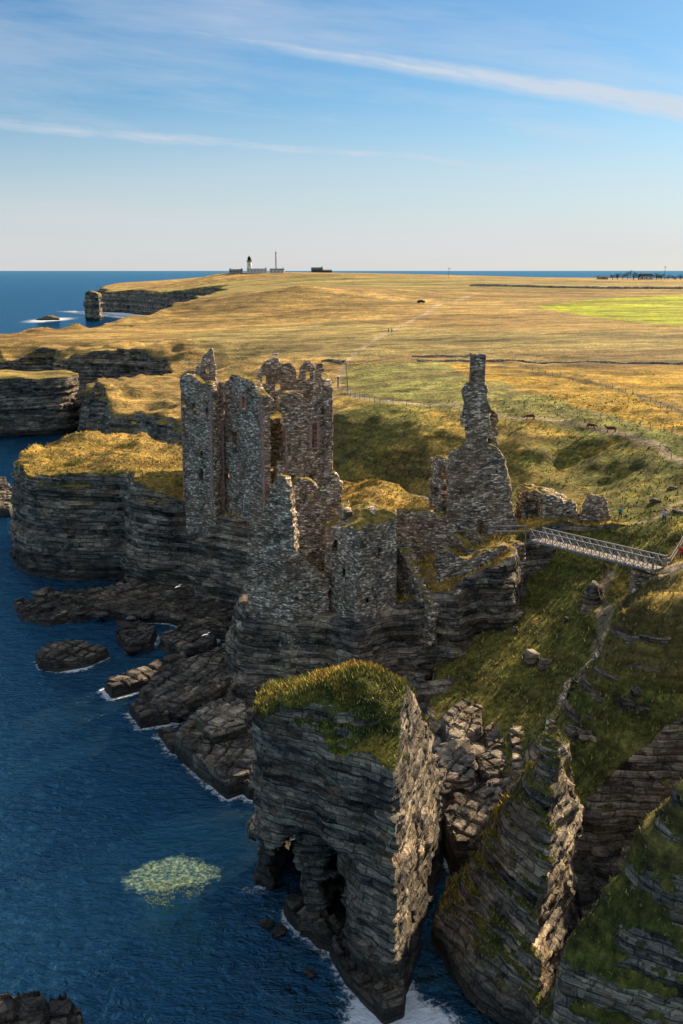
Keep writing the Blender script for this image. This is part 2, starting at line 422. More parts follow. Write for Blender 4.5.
# ------------------------------------------------------------------ the lie of the land
Z_ = [ # (px, py, z) on the ground of the mainland
 # far skyline and plateau
 (250,272,47.2),(320,274,46),(400,275,43.5),(500,277,42),(600,279,41),(683,279.5,41),
 (190,290,29),(112,291,25),(150,293,25),(235,276,42),(215,283,34),(300,285,42),(450,290,38),(600,300,34),
 (440,302,33),(389,331,26),(300,322,26),(200,325,24),(0,334,20.5),(60,335,21.5),(683,330,28),(683,390,23),(560,362,24),(400,362,23.5),
 (250,360,22),(200,350,21.5),(130,350,20.5),(60,350,20),
 # rim of the inlet behind the castle and the hollow at its head
 (335,413,20),(385,418,20),(440,430,20),(520,437,20.5),(600,440,21),(640,448,21.5),(683,462,21.3),
 (380,500,8),(430,515,8),(350,470,12),(395,455,15.5),(430,470,14),(545,455,18.6),(540,480,16),(600,490,15.5),(570,500,15.8),(560,470,16.2),(600,465,18.5),(655,490,19.3),(683,500,20),
 (640,510,19),(602,521,18.2),(533,517,17.6),(683,530,20.5),
 # ground round the bridge, ridge running down on the right
 (683,560,20.6),(662,566,19.6),(683,590,21.2),(650,610,20),(625,615,19),(612,630,17.3),(640,640,17.2),(683,640,17.6),
 (635,560,17),(640,585,15.6),(630,575,15.6),(600,572,14),(575,562,14.3),(560,550,15),(600,620,12.6),(603,650,11.6),(575,690,9.6),(545,735,7.2),
 (560,600,11.5),(540,640,9),(520,600,10.4),(500,650,7.4),(500,715,4.6),(530,715,5.6),(490,760,3.2),(525,760,4.2),
 (700,700,13),(650,720,11.5),(600,720,10.3),(580,740,8.2),(640,790,8.0),(690,790,8.0),
 (740,560,22),(760,640,21),(760,760,12),
 ]
LP = [atz(*p) for p in Z_]
LP += [(a, b, c) for a, b, c in [
 # beyond the crest and outside the frame
 (-300,1420,30),(-100,1600,38),(300,1650,36),(900,1700,34),(900,1000,38),(900,400,28),(500,250,25),(200,120,24),(120,90,22),(90,105,22),(80,140,22),(-300,1280,21),(-107,1265,47),(-150,1262,45.5),(-60,1262,47),(-185,1265,38),(-20,1262,47),(-107,1300,47),(-150,1310,44),
 # second promontory, left of the keep
 (-73,308,14),(-76,322,15),(-66,298,12.5),(-60,312,14.5),(-52,292,12),(-48,318,15),(-38,275,11),(-30,258,10),(-34,300,14.5),(-50,345,13),(-56,352,13),(-20,262,14.5),(-12,238,17),(-58,380,19.5),(-30,345,20),(-100,400,19.5),
 (-180,440,18),(-140,425,19.5),
 # foot of the inlet behind the castle
 (-5,196,6),(-12,215,6),(2,186,7),
 # gully between the two right-hand ridges, then the near ridge
 (24,76.5,3.5),(30,75,4),(38,74,6),(50,74,9),(20,79,3),(26,72,3.5),(18,83,3.5),(60,80,15),(70,85,19),
 (23,60.5,17.5),(20.8,57.3,20),(30,60,21),(45,58,22),(19.2,59.5,15),(17.6,60.0,12),(15.8,59,9.6),(14.2,57.5,8),(20,54,12.5),(24,52,14.5),(17,56,9.5),(16,53,7),(19,50,8),(30,48,14),(60,60,22),(60,48,20),
 ]]
TOPF = RBF(LP)
COAST = [(-330,1420),(-300,1320),(-290,1275),(-262,1262),(-240,1225),(-215,1180),(-176,1120),(-186,1090),(-160,1060),(-116,1000),(-108,900),(-94,760),(-88,650),(-92,590),(-104,553),(-126,529),(-152,511),(-172,497),(-190,487),(-200,470),
 (-178,436),(-150,426),(-138,412),(-118,408),(-101,392),(-80,388),(-66,378),(-60,362),(-70,350),(-82,336),(-80,314),(-74,304),(-62,294),(-50,284),(-42,270),(-34,254),(-26,240),(-20,222),(-14,205),
 (-4,188),(6,176),(12,166),(14,140),(12,118),(11,108),(8.5,99),(9.5,91),(8.5,87),(12,84),(15,82.6),(21,81.6),(27,81.0),(34,80.2),(46,78.6),(52,76),(46,72),(38,70),(30,68.2),(25,66.6),(21,64.2),(17.5,61.5),(13.4,58.8),(12.6,57.2),(15.5,55),(20,52.3),(26,50.6),(34,49),(70,47),(1000,40),(1000,1750),(-330,1750)]

def topo(X, Y, fine=True):
    X = np.asarray(X, float); Y = np.asarray(Y, float)
    h = TOPF(X, Y)
    far = ss(170, 520, Y)
    near = 1-ss(95, 135, Y)
    lump = (1-far)*(1.1-.45*near)*fb2(X, Y, 9, 31, 4) + (1-far)*(.5-.1*near)*fb2(X, Y, 3.2, 41, 3)*1.1
    h = h + lump + far*.8*fb2(X, Y, 90, 51, 2)*(1-.5*ss(900, 1200, Y)) + .22*far*(1-ss(350,600,Y))*fb2(X, Y, 14, 61, 2)
    cd = -spoly(COAST, X, Y)
    h = h + 1.9*ss(48, 10, cd)*ss(225, 270, Y)*ss(700, 450, Y)*fb2(X, Y, 15, 66, 3)*2.6
    return h
def gnd(px, py):
    """the point of the mainland seen at a pixel"""
    d = ray(px, py)
    Ys = np.concatenate([np.arange(50, 260, .25), np.arange(260, 1700, 1.0)])
    t = Ys/d[1]; x = d[0]*t; z = CAMZ+d[2]*t
    h = topo(x, Ys); k = np.nonzero(h > z)[0]
    k = k[0] if len(k) else -1
    return (float(x[k]), float(Ys[k]), float(h[k]))
PTS = {}
def G(pts): return [gnd(*p)[:2] for p in pts]

PATHS = [ # (pixel line, half width m)
 (G([(683,566),(672,568),(660,571)]), 1.2),
 (G([(683,462),(660,447),(625,434),(590,426),(560,422),(530,418),(480,411),(430,405),(390,402),(365,399),(348,393),(338,384),(341,372),(345,362),(352,356),(375,340),(400,326),(428,312),(440,304),(470,296)]), .9),
 (G([(683,502),(668,508),(655,520),(640,523),(602,523),(575,518)]), .55),
 (G([(610,575),(604,590),(598,600),(606,618),(601,640),(596,655),(585,668)]), .75),
]
FIELDS = [ # outline on the ground, colour
 (G([(345,365),(345,395),(380,404),(450,410),(540,422),(640,440),(700,462),(900,520),(900,395),(620,388),(520,366),(440,362)]), (.27,.28,.075)),
 (G([(440,363),(520,366),(900,366),(1000,440),(720,455),(683,436),(640,424),(560,400),(500,382)]), (.50,.31,.035)),
 (G([(532,306),(600,299),(683,295),(800,290),(800,335),(690,328),(600,318)]), (.38,.44,.009)),
 (G([(180,334),(330,322),(480,330),(700,333),(1000,338),(1000,363),(700,363),(420,361),(345,360),(190,345)]), (.34,.28,.10)),
 (G([(230,280),(500,280),(700,284),(700,290),(500,290),(200,298),(150,300),(160,288)]), (.32,.27,.085)),
]
DITCH = [G([(418,360),(470,361),(560,363),(683,364.5)]), G([(345,392),(400,401),(425,404)]), G([(130,301),(200,290),(300,281),(400,278.5)]), G([(415,357),(470,355)]), G([(520,372),(600,384),(700,420)]), G([(340,284),(440,285),(600,287),(683,288)])]

def tint_of(X, Y, H, N, steep):
    """ground colour at points: fields, moor, cliff turf, paths"""
    n = len(X); c = np.empty((n, 3)); inland = ss(200, 300, Y)
    a = fb2(X, Y, 26, 71, 4); b = fb2(X, Y, 5.5, 81, 3)
    moor = np.array((.38,.26,.085)); cliff = np.array((.22,.22,.045)); gold = np.array((.50,.35,.075)); green = np.array((.155,.143,.044))
    m = ss(-.25, .35, a+.6*b)[:, None]
    near = cliff*(1-m)+gold*m
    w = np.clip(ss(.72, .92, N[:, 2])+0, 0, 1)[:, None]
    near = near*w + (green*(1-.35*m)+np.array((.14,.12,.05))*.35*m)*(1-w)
    c[:] = near*(1-inland[:, None])+moor*inland[:, None]
    # valley under the bridge is green
    v = ((X > 10) & (Y < 128) & (H < 14.2)) * 1.0
    v = (v*ss(128, 122, Y))[:, None] if False else v[:, None]*.75
    c = c*(1-v)+np.array((.13,.15,.034))*v
    wob = 2.2*fb2(X, Y, 16, 91, 2)
    for poly, col in FIELDS:
        d = spoly(poly, X+wob*ss(150, 300, Y), Y)
        k = ss(.8, -.8, d/np.maximum(1, Y/300))[:, None]*(.97 if col[2] < .01 else .88)
        c = c*(1-k)+np.array(col)*k
    c *= (1+.22*a)[:, None]
    strk = fb2(X*.22, Y, 15, 95, 4)*inland
    c *= (1+.75*strk)[:, None]
    pat = ss(.15, .45, fb2(X*.5, Y, 30, 97, 4))*inland
    c = c*(1-.35*pat[:, None])+.35*pat[:, None]*np.array((.22,.10,.045))
    fl = ss(.22, .5, fb2(X*.6, Y, 4.0, 98, 3))*inland*ss(420, 220, Y)
    c *= (1-.45*fl)[:, None]
    for line in DITCH:
        k = ss(2.0, .7, dline(line, X+.8*b, Y)/np.maximum(1, Y/260))[:, None]*.75
        c = c*(1-k)+np.array((.06,.055,.02))*k
    for line, hw in PATHS:
        d = dline(line, X+.25*b, Y)
        k = ss(1.25, .8, d/np.maximum(hw, Y/330))[:, None]*(.85 if hw < 1 else 1)
        c = c*(1-k)+np.array((.46,.36,.24))*k
    return np.clip(c, .005, .9)

TUFT = []
def land_object(name, V, Q, topfn, tint=None, cover_bias=0.0, steepness=(.45, .72), parent=None, depth=1.6, tintcol=None, zlow=2.5, raw=False):
    N = vnormals(V, Q)
    X, Y, Z = V.T
    H = topfn(X, Y)
    below = H-Z
    nz = N[:, 2]
    cov = ss(steepness[0], steepness[1], nz+.12*fb2(X+Z, Y-Z, 2.5, 11, 3))*ss(depth*2.2, depth*.6, below+.5*fb2(X, Y, 4, 12, 2))
    cov = cov*ss(zlow-1, zlow+1.5, Z)+cover_bias
    if name == 'headland':
        w = ss(112, 104, Y)*ss(12, 15, X)
        lo = np.where(Y > 69, 11.0, 6.0)
        c2 = ss(.20, .40, nz+.14*fb2(X+Z, Y-Z, 2.5, 11, 3))*ss(lo, lo+2.5, Z+2.5*fb2(X, Y, 5, 15, 3))
        c2 = c2*(1-.75*ss(.28, .5, fb2(X*1.0, Y+Z, 3.3, 19, 3)))
        cov = np.maximum(cov, w*c2)
    if name == 'castle_rock':  # masonry grows straight out of the cliff edge here
        e = spoly(CROCK, X, Y)
        cov = cov*(1-ss(-3.0, -1.6, e)*ss(-30, -24, X)*ss(160, 152, Y)*ss(24, 18, X))
    if tintcol is not None:
        a = fb2(X, Y, 6, 71, 3); m = ss(-.3, .35, a)[:, None]
        steep = ss(.88, .66, nz)[:, None]
        tc = np.array(tintcol[0])*(1-m)+np.array(tintcol[1])*m
        tc = tc*(1-steep)+np.array((.10,.115,.026))*steep
    else:
        tc = tint_of(X, Y, H, N, nz)
        pth = np.zeros(len(X))
    # vertex level roughness
    if len(Q): TUFT.append((V, N, cov, tc))
    me = mesh_np(name, V, Q, cov[Q].mean(1) > .35, {'cover': ('FLOAT', cov), 'tint': ('FLOAT_COLOR', tc)}, (M['land'],))
    return link(name, me, parent), N

def build_land():
    # cliffs of the plateau, two grids that share one row of nodes
    parts = []
    ya = grid_of((36, 132, .5)); yb = grid_of((131.5, 260, .75), (260, 440, 1.1), (440, 660, 2.2), (660, 1750, 6.5))
    xa = grid_of((2, 52, .5), (52, 100, 2.0))
    xb = grid_of((-330, -205, 4), (-205, -100, 1.5), (-100, 62, .8), (62, 200, 3), (200, 1000, 12))
    za = grid_of((-2, 26, .5)); zb = grid_of((-2, 25, .6), (25, 56, 1.5))
    off = 0; VV = []; QQ = []
    for gx, gy, gz in ((xa, ya, za), (xb, yb, zb)):
        X, Y = np.meshgrid(gx, gy, indexing='ij')
        T = topo(X, Y)
        big_ = 5.5*ss(230, 330, Y)
        wx = X+big_*fb2(X, Y, 28, 103, 3)+1.6*fb2(X, Y, 9, 101, 3)*np.clip(Y/200, .7, 3); wy = Y+big_*fb2(X, Y, 28, 104, 3)+1.6*fb2(X, Y, 9, 102, 3)*np.clip(Y/200, .7, 3)
        d2 = spoly(COAST, wx, wy)
        amp = (np.clip(Y/230, .75, 1.9)).astype(F32)
        V, Q = solid(gx, gy, gz, d2, T, .26, 21, 1.0, .5, zref=6, far=amp, band=5.0)
        if gy is yb:  # drop what the first grid already covers
            cy = V[Q].mean(1); keep = ~((cy[:, 1] < 131.9) & (cy[:, 0] < 99))
            Q = Q[keep]
        VV.append(V); QQ.append(Q+off); off += len(V)
    V = np.concatenate(VV); Q = np.concatenate(QQ)
    o, N = land_object('headland', V, Q, topo, depth=3.2, steepness=(.40, .62), zlow=3)
    tag(o, kind='structure')
    return o

# castle peninsula
CP = [(px, py, z) for px, py, z in [
 (30,476,16.5),(40,442,17),(95,431,18.5),(150,470,18.6),(176,478,18.0),(178,452,18),(120,452,19.2),(70,460,18),(90,480,17.2),(130,462,18.6),
 (262,530,13.2),(332,505,14),(300,500,14),(285,560,11.5),(320,580,11.0),(250,560,11.5),(345,612,10.8),(395,600,11.5),
 (370,490,17.3),(385,480,17.0),(350,500,16),(420,505,16.2),(440,500,16.5),(405,560,13.0),(430,560,13.0),(425,540,14.0),(450,575,13.5),
 (450,533,16.5),(480,533,16.7),(515,535,17.3),(480,548,16.5),(455,550,15.8),(510,548,17.2),(470,566,14.5),
 (530,528,18),(560,520,18.2),(600,520,17.6),(345,545,12.5),(310,540,12)]]
CASTLE_TOP = RBF([atz(*p) for p in CP]+[(-62,205,16.5),(-48,212,18),(-30,194,17.5),(-24,158,16),(-15,184,16),(0,172,15),(40,134,18),(10,155,16)])
def castle_top(X, Y):
    return CASTLE_TOP(X, Y)+1.05*fb2(X, Y, 5, 131, 4)*(1+.6*ss(150, 175, Y))+.25*fb2(X, Y, 1.7, 141, 2)
CROCK = [(23,123),(22.5,117.5),(19.5,115.5),(16.5,115.5),(13.5,112.5),(10.5,113.4),(8.3,113.0),(6.0,112.6),(1.8,109.6),(-2.4,112.4),(-7,112.9),(-12.0,114.9),(-13.0,119),(-12.6,128),(-11.2,142.5),(-18.3,148.2),(-24.8,152.0),(-33,156),
 (-36,163),(-44,163.5),(-52,166),(-55,169.5),(-58.5,177),(-61,188),(-59,199),(-50,207),(-38,203),(-30,192),(-22,186),(-12,180),(0,172),(12,158),(20,146),(28,139),(37,137),(41,130),(37,126),(29,128)]
def seg3(x, y, z, a, b, ra, rb):
    ex, ey, ez = b[0]-a[0], b[1]-a[1], b[2]-a[2]; L = ex*ex+ey*ey+ez*ez
    t = np.clip(((x-a[0])*ex+(y-a[1])*ey+(z-a[2])*ez)/L, 0, 1)
    return np.sqrt((x-a[0]-t*ex)**2+(y-a[1]-t*ey)**2+(z-a[2]-t*ez)**2)-(ra+(rb-ra)*t)
def build_castle_rock():
    VV = []; QQ = []; off = 0
    for gx, gy, keepf in ((grid_of((-18, 45, .4)), grid_of((104, 152, .4)), lambda c: c[:, 0] > -16.99),
                   (grid_of((-76, 45, .6)), grid_of((140, 240, .6)), None)):
        gz = grid_of((-2.2, 21, .4))
        X, Y = np.meshgrid(gx, gy, indexing='ij')
        d2 = spoly(CROCK, X+.9*fb2(X, Y, 6, 111, 3), Y+.9*fb2(X, Y, 6, 112, 3))
        T = castle_top(X, Y)
        def carve(x, y, z):
            # sea-cut recess low on the shaded face and below the right-hand corner
            q = seg3(x, y, z, (-40, 158, 2), (-26, 151, 3), 3.4, 3)
            q = np.minimum(q, seg3(x, y, z, (7, 109, 3.6), (15, 112.5, 4.2), 1.7, 2.0))
            q = np.minimum(q, seg3(x, y, z, (-1, 107.5, 2.6), (4, 108, 3.0), 1.2, 1.4))
            return q
        def add(x, y, z):
            # low shelf at the foot of the front cliff
            q = np.maximum(spoly([(24,113),(19,110),(12,106.5),(4,104.5),(-6,106.5),(-12,109),(-14,118),(20,118)], X, Y)[:, :, None]+(z-2)*.9, z-3.2-.06*(x+10)-.0*y)
            return q
        V, Q = solid(gx, gy, gz, d2, T, .13, 33, .95, .35, zref=7, carve=carve, add=add, band=3.5)
        c = V[Q].mean(1)
        if keepf is None: Q = Q[~((c[:, 1] < 151.5) & (c[:, 0] > -17.5))]
        VV.append(V); QQ.append(Q+off); off += len(V)
    V = np.concatenate(VV); Q = np.concatenate(QQ)
    o, N = land_object('castle_rock', V, Q, castle_top, tintcol=((.34,.24,.05),(.52,.34,.085)), depth=1.5, steepness=(.5, .74))
    tag(o, kind='structure')

def stack_obj(name, label, poly, topfn, gx, gy, gz, seed, slope=.08, amp=1.0, rot=.5, zref=8, bed=1.0, carve=None, add=None, tintcol=((.14,.15,.03),(.34,.24,.05)), warp=.7, depth=1.3, steep=(.45,.7), far=None, topslope=.75, dip=(.03,.02)):
    X, Y = np.meshgrid(gx, gy, indexing='ij')
    d2 = spoly(poly, X+warp*fb2(X, Y, 5, seed+1, 3), Y+warp*fb2(X, Y, 5, seed+2, 3))
    T = topfn(X, Y)
    f = None if far is None else np.full(X.shape, far, F32)
    V, Q = solid(gx, gy, gz, d2, T, slope, seed, amp, rot, zref, bed, carve, add, far=f, topslope=topslope, dip=dip)
    o, N = land_object(name, V, Q, topfn, tintcol=tintcol, depth=depth, steepness=steep)
    return tag(o, label, 'sea stack')

def rect(x0, x1, y0, y1, s):
    return grid_of((x0, x1, s)), grid_of((y0, y1, s))

def build_stacks():
    # the big stack in the foreground: sea caves through its left side
    tp = RBF([atz(330,668,22.0), atz(370,684,21.4), atz(412,692,20.6), atz(285,690,20.4), atz(257,714,18.4), (4.3,66.3,19.2), (0,66.6,18.2), (-3.5,67.5,17.4), (-6.3,69.5,17.2), (2,74,21.6), (6.5,73,19.5), (7,79,16.5), (-3,75,20), (8,83,12)])
    topf = lambda X, Y: tp(X, Y)-1.15+.45*fb2(X, Y, 3, 151, 3)+.15*fb2(X, Y, 1, 152, 2)
    poly = [(3.6,62.6),(5.0,66.5),(6.4,71.5),(7.9,77),(8.5,82),(6,84),(1,82.5),(-3,81),(-6.2,80),(-6.7,77),(-5.0,75.4),(-3.3,74.6),(-3.3,70.6),(-1.1,70.0),(-.6,71.5),(.3,71),(.2,67.6),(1.4,64.8)]
    upper = [(3.7,64.4),(5.0,67.5),(6.2,72),(7.2,76),(5,80),(-1,81),(-5.6,79.5),(-6.6,75),(-6.9,71.4),(-5.9,69.9),(-3.0,68.2),(-2.0,67.8),(-1.0,66.3),(1.6,65.2)]
    def carve(x, y, z):
        q = 4.1+(.10+.17*(1-z/20))*(y-66)+1.1*(1-z/20)+.5*fb2(y, z, 4, 199, 3)-x
        for zz in (0, 2.2, 4.4): q = np.minimum(q, seg3(x, y, z, (-4.45, 70, zz), (-3.9, 79.6, zz), 1.75-.05*zz, 1.3))
        for zz in (1, 3.4, 5.6): q = np.minimum(q, seg3(x, y, z, (-.5, 66, zz), (-.2, 75.5, zz), 1.25, .9))
        q = np.minimum(q, seg3(x, y, z, (-8.3, 68, 8.8), (-7.4, 80, 8.8), 1.5, 1.2))
        return q
    def add(x, y, z):
        xx = (x+0*y)[:, :, 0]; yy = (y+0*x)[:, :, 0]
        q = spoly(upper, xx, yy)[:, :, None]; tt = topf(xx, yy)[:, :, None]
        return np.maximum(np.maximum(q+.05*(z-14), 9.2-.0*y-z+.35*(x+2)*(x<-2)), z-tt)
    gx, gy = rect(-10, 11, 61, 86, .18)
    stack_obj('sea_stack', 'tall layered sea stack with a mossy green top and two dark caves, nearest the camera', poly, topf, gx, gy, grid_of((-2, 24, .18)), 161,
              .06, .60, .35, 10, .85, carve, add, ((.14,.15,.03),(.42,.29,.05)), .45, 1.05)
    # the fin to the right of it
    tp2 = RBF([(14.8,66.8,18.2),(15.5,69.5,17.5),(13.6,67.2,15),(16.2,66.5,16.2),(12.2,68,11.5),(10.6,68.6,8),(8.8,69,4.5),(14.6,64.6,14.5),(13.8,62.6,10.5),(12.8,60.6,6),(12.2,58.8,2),(17.4,70.5,14),(17.8,73,11),(9,72.5,3),(12,73,9),(16,76,8), (12.3,64.5,9.5),(10.5,65.5,5),(9,66,2.5),(11.3,62,4)])
    topf2 = lambda X, Y: tp2(X, Y)+.6*fb2(X, Y, 2.4, 171, 3)+.35*fb2(X*.4, Y*.4+X, 1.3, 172, 2)
    poly2 = [(12.4,58.8),(13.9,61.5),(15.4,64.5),(17.2,68),(18.5,72),(18,76),(15,77.5),(11,75),(8.6,72),(7.8,68.5),(8.6,65),(10,61.5)]
    gx, gy = rect(6, 21, 56.5, 79, .18)
    stack_obj('rock_fin', 'narrow leaning fin of layered rock with yellow lichen along its crest', poly2, topf2, gx, gy, grid_of((-2, 20.5, .18)), 181,
              .10, .95, .75, 6, .8, None, None, ((.12,.125,.03),(.38,.24,.03)), .4, 1.4, (.50,.72), topslope=.62, dip=(.10, .05))['category'] = 'rock fin'
    # further stacks
    gx, gy = rect(-130, -78, 302, 350, .8)
    stack_obj('sea_stack', 'wide flat-topped sea stack at the left edge behind the grassy castle headland', [(-128,326),(-118,312),(-104,314),(-92,317),(-85.5,323),(-84,333),(-92,341),(-128,347)],
              lambda X, Y: 17.6+.035*(X+86)*-.2+.9*fb2(X, Y, 8, 191, 3), gx, gy, grid_of((-2, 21, .6)), 201, .07, 1.1, .2, 9, 1.2, far=1.2, tintcol=((.30,.24,.07),(.46,.32,.09)))
    gx, gy = rect(-86, -70, 330, 352, .6)
    stack_obj('sea_stack', 'small slender sea stack standing in the inlet between the flat-topped stack and the grassy promontory', [(-82.5,335),(-78,333),(-74,337),(-75,345),(-82,345)],
              lambda X, Y: 15.5-.55*np.abs(X+79.5)+.5*fb2(X, Y, 3, 211, 2), gx, gy, grid_of((-2, 19, .6)), 221, .13, .8, .6, 8, 1, far=.9, tintcol=((.30,.24,.07),(.40,.28,.09)))
    gx, gy = rect(-266, -242, 1060, 1095, 1.4)
    stack_obj('sea_stack', 'distant dark columnar sea stack off the far headland', [(-262,1068),(-254,1064),(-247,1068),(-247,1085),(-262,1088)],
              lambda X, Y: 29.5-.35*np.abs(X+256)+1.0*fb2(X, Y, 6, 231, 2), gx, gy, grid_of((-3, 34, 1.4)), 241, .03, 1.3, .6, 8, 2, far=1.6)
    gx, gy = rect(-318, -286, 1060, 1085, 1.5)
    stack_obj('sea_rock', 'low dark skerry awash left of the distant columnar stack', [(-314,1070),(-300,1066),(-289,1070),(-292,1080),(-312,1079)],
              lambda X, Y: 4.5-.25*np.abs(X+300)+.8*fb2(X, Y, 6, 251, 2), gx, gy, grid_of((-3, 10, 1.0)), 261, .03, 1.0, .6, 8, 2, far=1)['category'] = 'skerry'
# ------------------------------------------------------------------ ruins
def plane_pt(a, b, px, py):
    """pixel -> (distance along the wall a-b, height) on the wall's upright plane"""
    d = ray(px, py); ex, ey = b[0]-a[0], b[1]-a[1]; L = math.hypot(ex, ey); ex /= L; ey /= L
    nx, ny = -ey, ex
    t = (a[0]*nx+a[1]*ny)/(d[0]*nx+d[1]*ny)
    x, y = d[0]*t, d[1]*t
    return ((x-a[0])*ex+(y-a[1])*ey, CAMZ+d[2]*t)
def W(a, b, th, zb, prof, opens=(), back=0.0):
    """upright slab of masonry: silhouette prof (pixels, left to right) closed down to zb"""
    P = [plane_pt(a, b, *p) for p in prof]
    P = [(P[0][0], zb)]+P+[(P[-1][0], zb)]
    O = []
    for (x0, x1, y0, y1) in opens:
        x0 -= .35; x1 += .35; y0 -= .4; y1 += .4
        q = plane_pt(a, b, x0, y1); r = plane_pt(a, b, x1, y0)
        O.append((q[0], r[0], q[1], r[1]))
    return dict(a=a, b=b, th=th, P=P, O=O, back=back)
def wall_field(w, x, y, z, seed):
    a, b = w['a'], w['b']; L = math.hypot(b[0]-a[0], b[1]-a[1]); ex, ey = (b[0]-a[0])/L, (b[1]-a[1])/L
    s = (x-a[0])*ex+(y-a[1])*ey; q = -(x-a[0])*ey+(y-a[1])*ex
    # front face on the line a-b, thickness grows away from the camera
    th = w['th']; lo = -.05; m = np.abs(q-th/2)-th/2
    f = np.full(x.shape, 9.0, F32)
    k = (m < 1.5) & (s > min(p[0] for p in w['P'])-1.5) & (s < max(p[0] for p in w['P'])+1.5)
    if not k.any(): return f
    S = s[k]; Zk = z[k]; xk, yk = x[k], y[k]
    wob = w.get('wob', 1)*(.20*vn3(xk, yk, Zk, 1.3, seed)+.14*vn3(xk, yk, Zk, .5, seed+1))
    step = w.get('wob', 1)*.30*(hsh(np.floor(S/.75).astype(np.int32), np.floor(Zk/.34).astype(np.int32), (Zk*0).astype(np.int32), seed)-.5)
    e = spoly(w['P'], S+step, Zk)+wob
    g = np.maximum(e, m[k])
    for (s0, s1, z0, z1) in w['O']:
        o = np.maximum(np.maximum(s0-S, S-s1), np.maximum(z0-Zk, Zk-z1))
        g = np.maximum(g, -(o+.25*wob))
    f[k] = g
    return f
def poly_field(w, x, y, z, seed):
    d = spoly(w['poly'], x, y)
    t = w['top'](x, y) if callable(w['top']) else w['top']
    f = np.maximum(np.maximum(d+w.get('slope', .0)*(z-w['zb']), z-t-.35*vn3(x, y, z, 1.1, seed)), w['zb']-z)
    for o in w.get('cut', ()): f = np.maximum(f, -o(x, y, z))
    return f.astype(F32)
def ruin_mesh(name, items, seed, res=.2, rough=.09, parent=None, mat='masonry', wobk=1):
    lo = np.array([1e9]*3); hi = -lo
    for w in items:
        if 'P' in w:
            a, b = np.array(w['a']), np.array(w['b']); L = np.linalg.norm(b-a); e = (b-a)/L; n = np.array((-e[1], e[0]))
            for s, z in w['P']:
                for q in (0, w['th']):
                    p = np.append(a+e*s+n*q, z); lo = np.minimum(lo, p); hi = np.maximum(hi, p)
        else:
            for p in w['poly']:
                lo = np.minimum(lo, (*p, w['zb'])); hi = np.maximum(hi, (*p, w.get('ztop', w['top'] if not callable(w['top']) else 30)))
    lo -= 1.0; hi += 1.2
    for w in items: w.setdefault('wob', wobk)
    g = [np.arange(lo[i], hi[i]+res, res) for i in range(3)]
    X, Y, Z = np.meshgrid(*g, indexing='ij'); X = X.astype(F32); Y = Y.astype(F32); Z = Z.astype(F32)
    f = np.full(X.shape, 9.0, F32)
    for i, w in enumerate(items):
        f = np.minimum(f, (wall_field if 'P' in w else poly_field)(w, X, Y, Z, seed+7*i))
    m = np.abs(f) < .8
    x, y, z = X[m], Y[m], Z[m]
    d = vn3(x, y, z, .5, seed+3)*rough*.6+vn3(x, y, z*1.6, 2.2, seed+4)*rough*.9
    d += (hsh(np.floor((x+y)*1.3).astype(np.int32), np.floor((x-y)*1.3).astype(np.int32), np.floor(z/.4).astype(np.int32), seed)-.5)*rough*1.5
    f[m] += d
    V, Q = nets(f, *g)
    N = vnormals(V, Q)
    cov = ss(.50, .85, N[:, 2])*ss(-.5, .3, fb2(V[:, 0], V[:, 1], 2.4, seed, 3)+.25)
    me = mesh_np(name, V, Q, True, {'cover': ('FLOAT', cov)}, (M[mat],))
    return link(name, me, parent)

def empty(name, loc, label, cat, group=None):
    o = bpy.data.objects.new(name, None); C.objects.link(o); o.location = loc; o.empty_display_size = 1
    return tag(o, label, cat, group)
def put_child(o, parent):
    """parent a mesh whose vertices are already in world coordinates"""
    o.data.transform(Matrix.Translation(-Vector(parent.location))); o.parent = parent
    return o

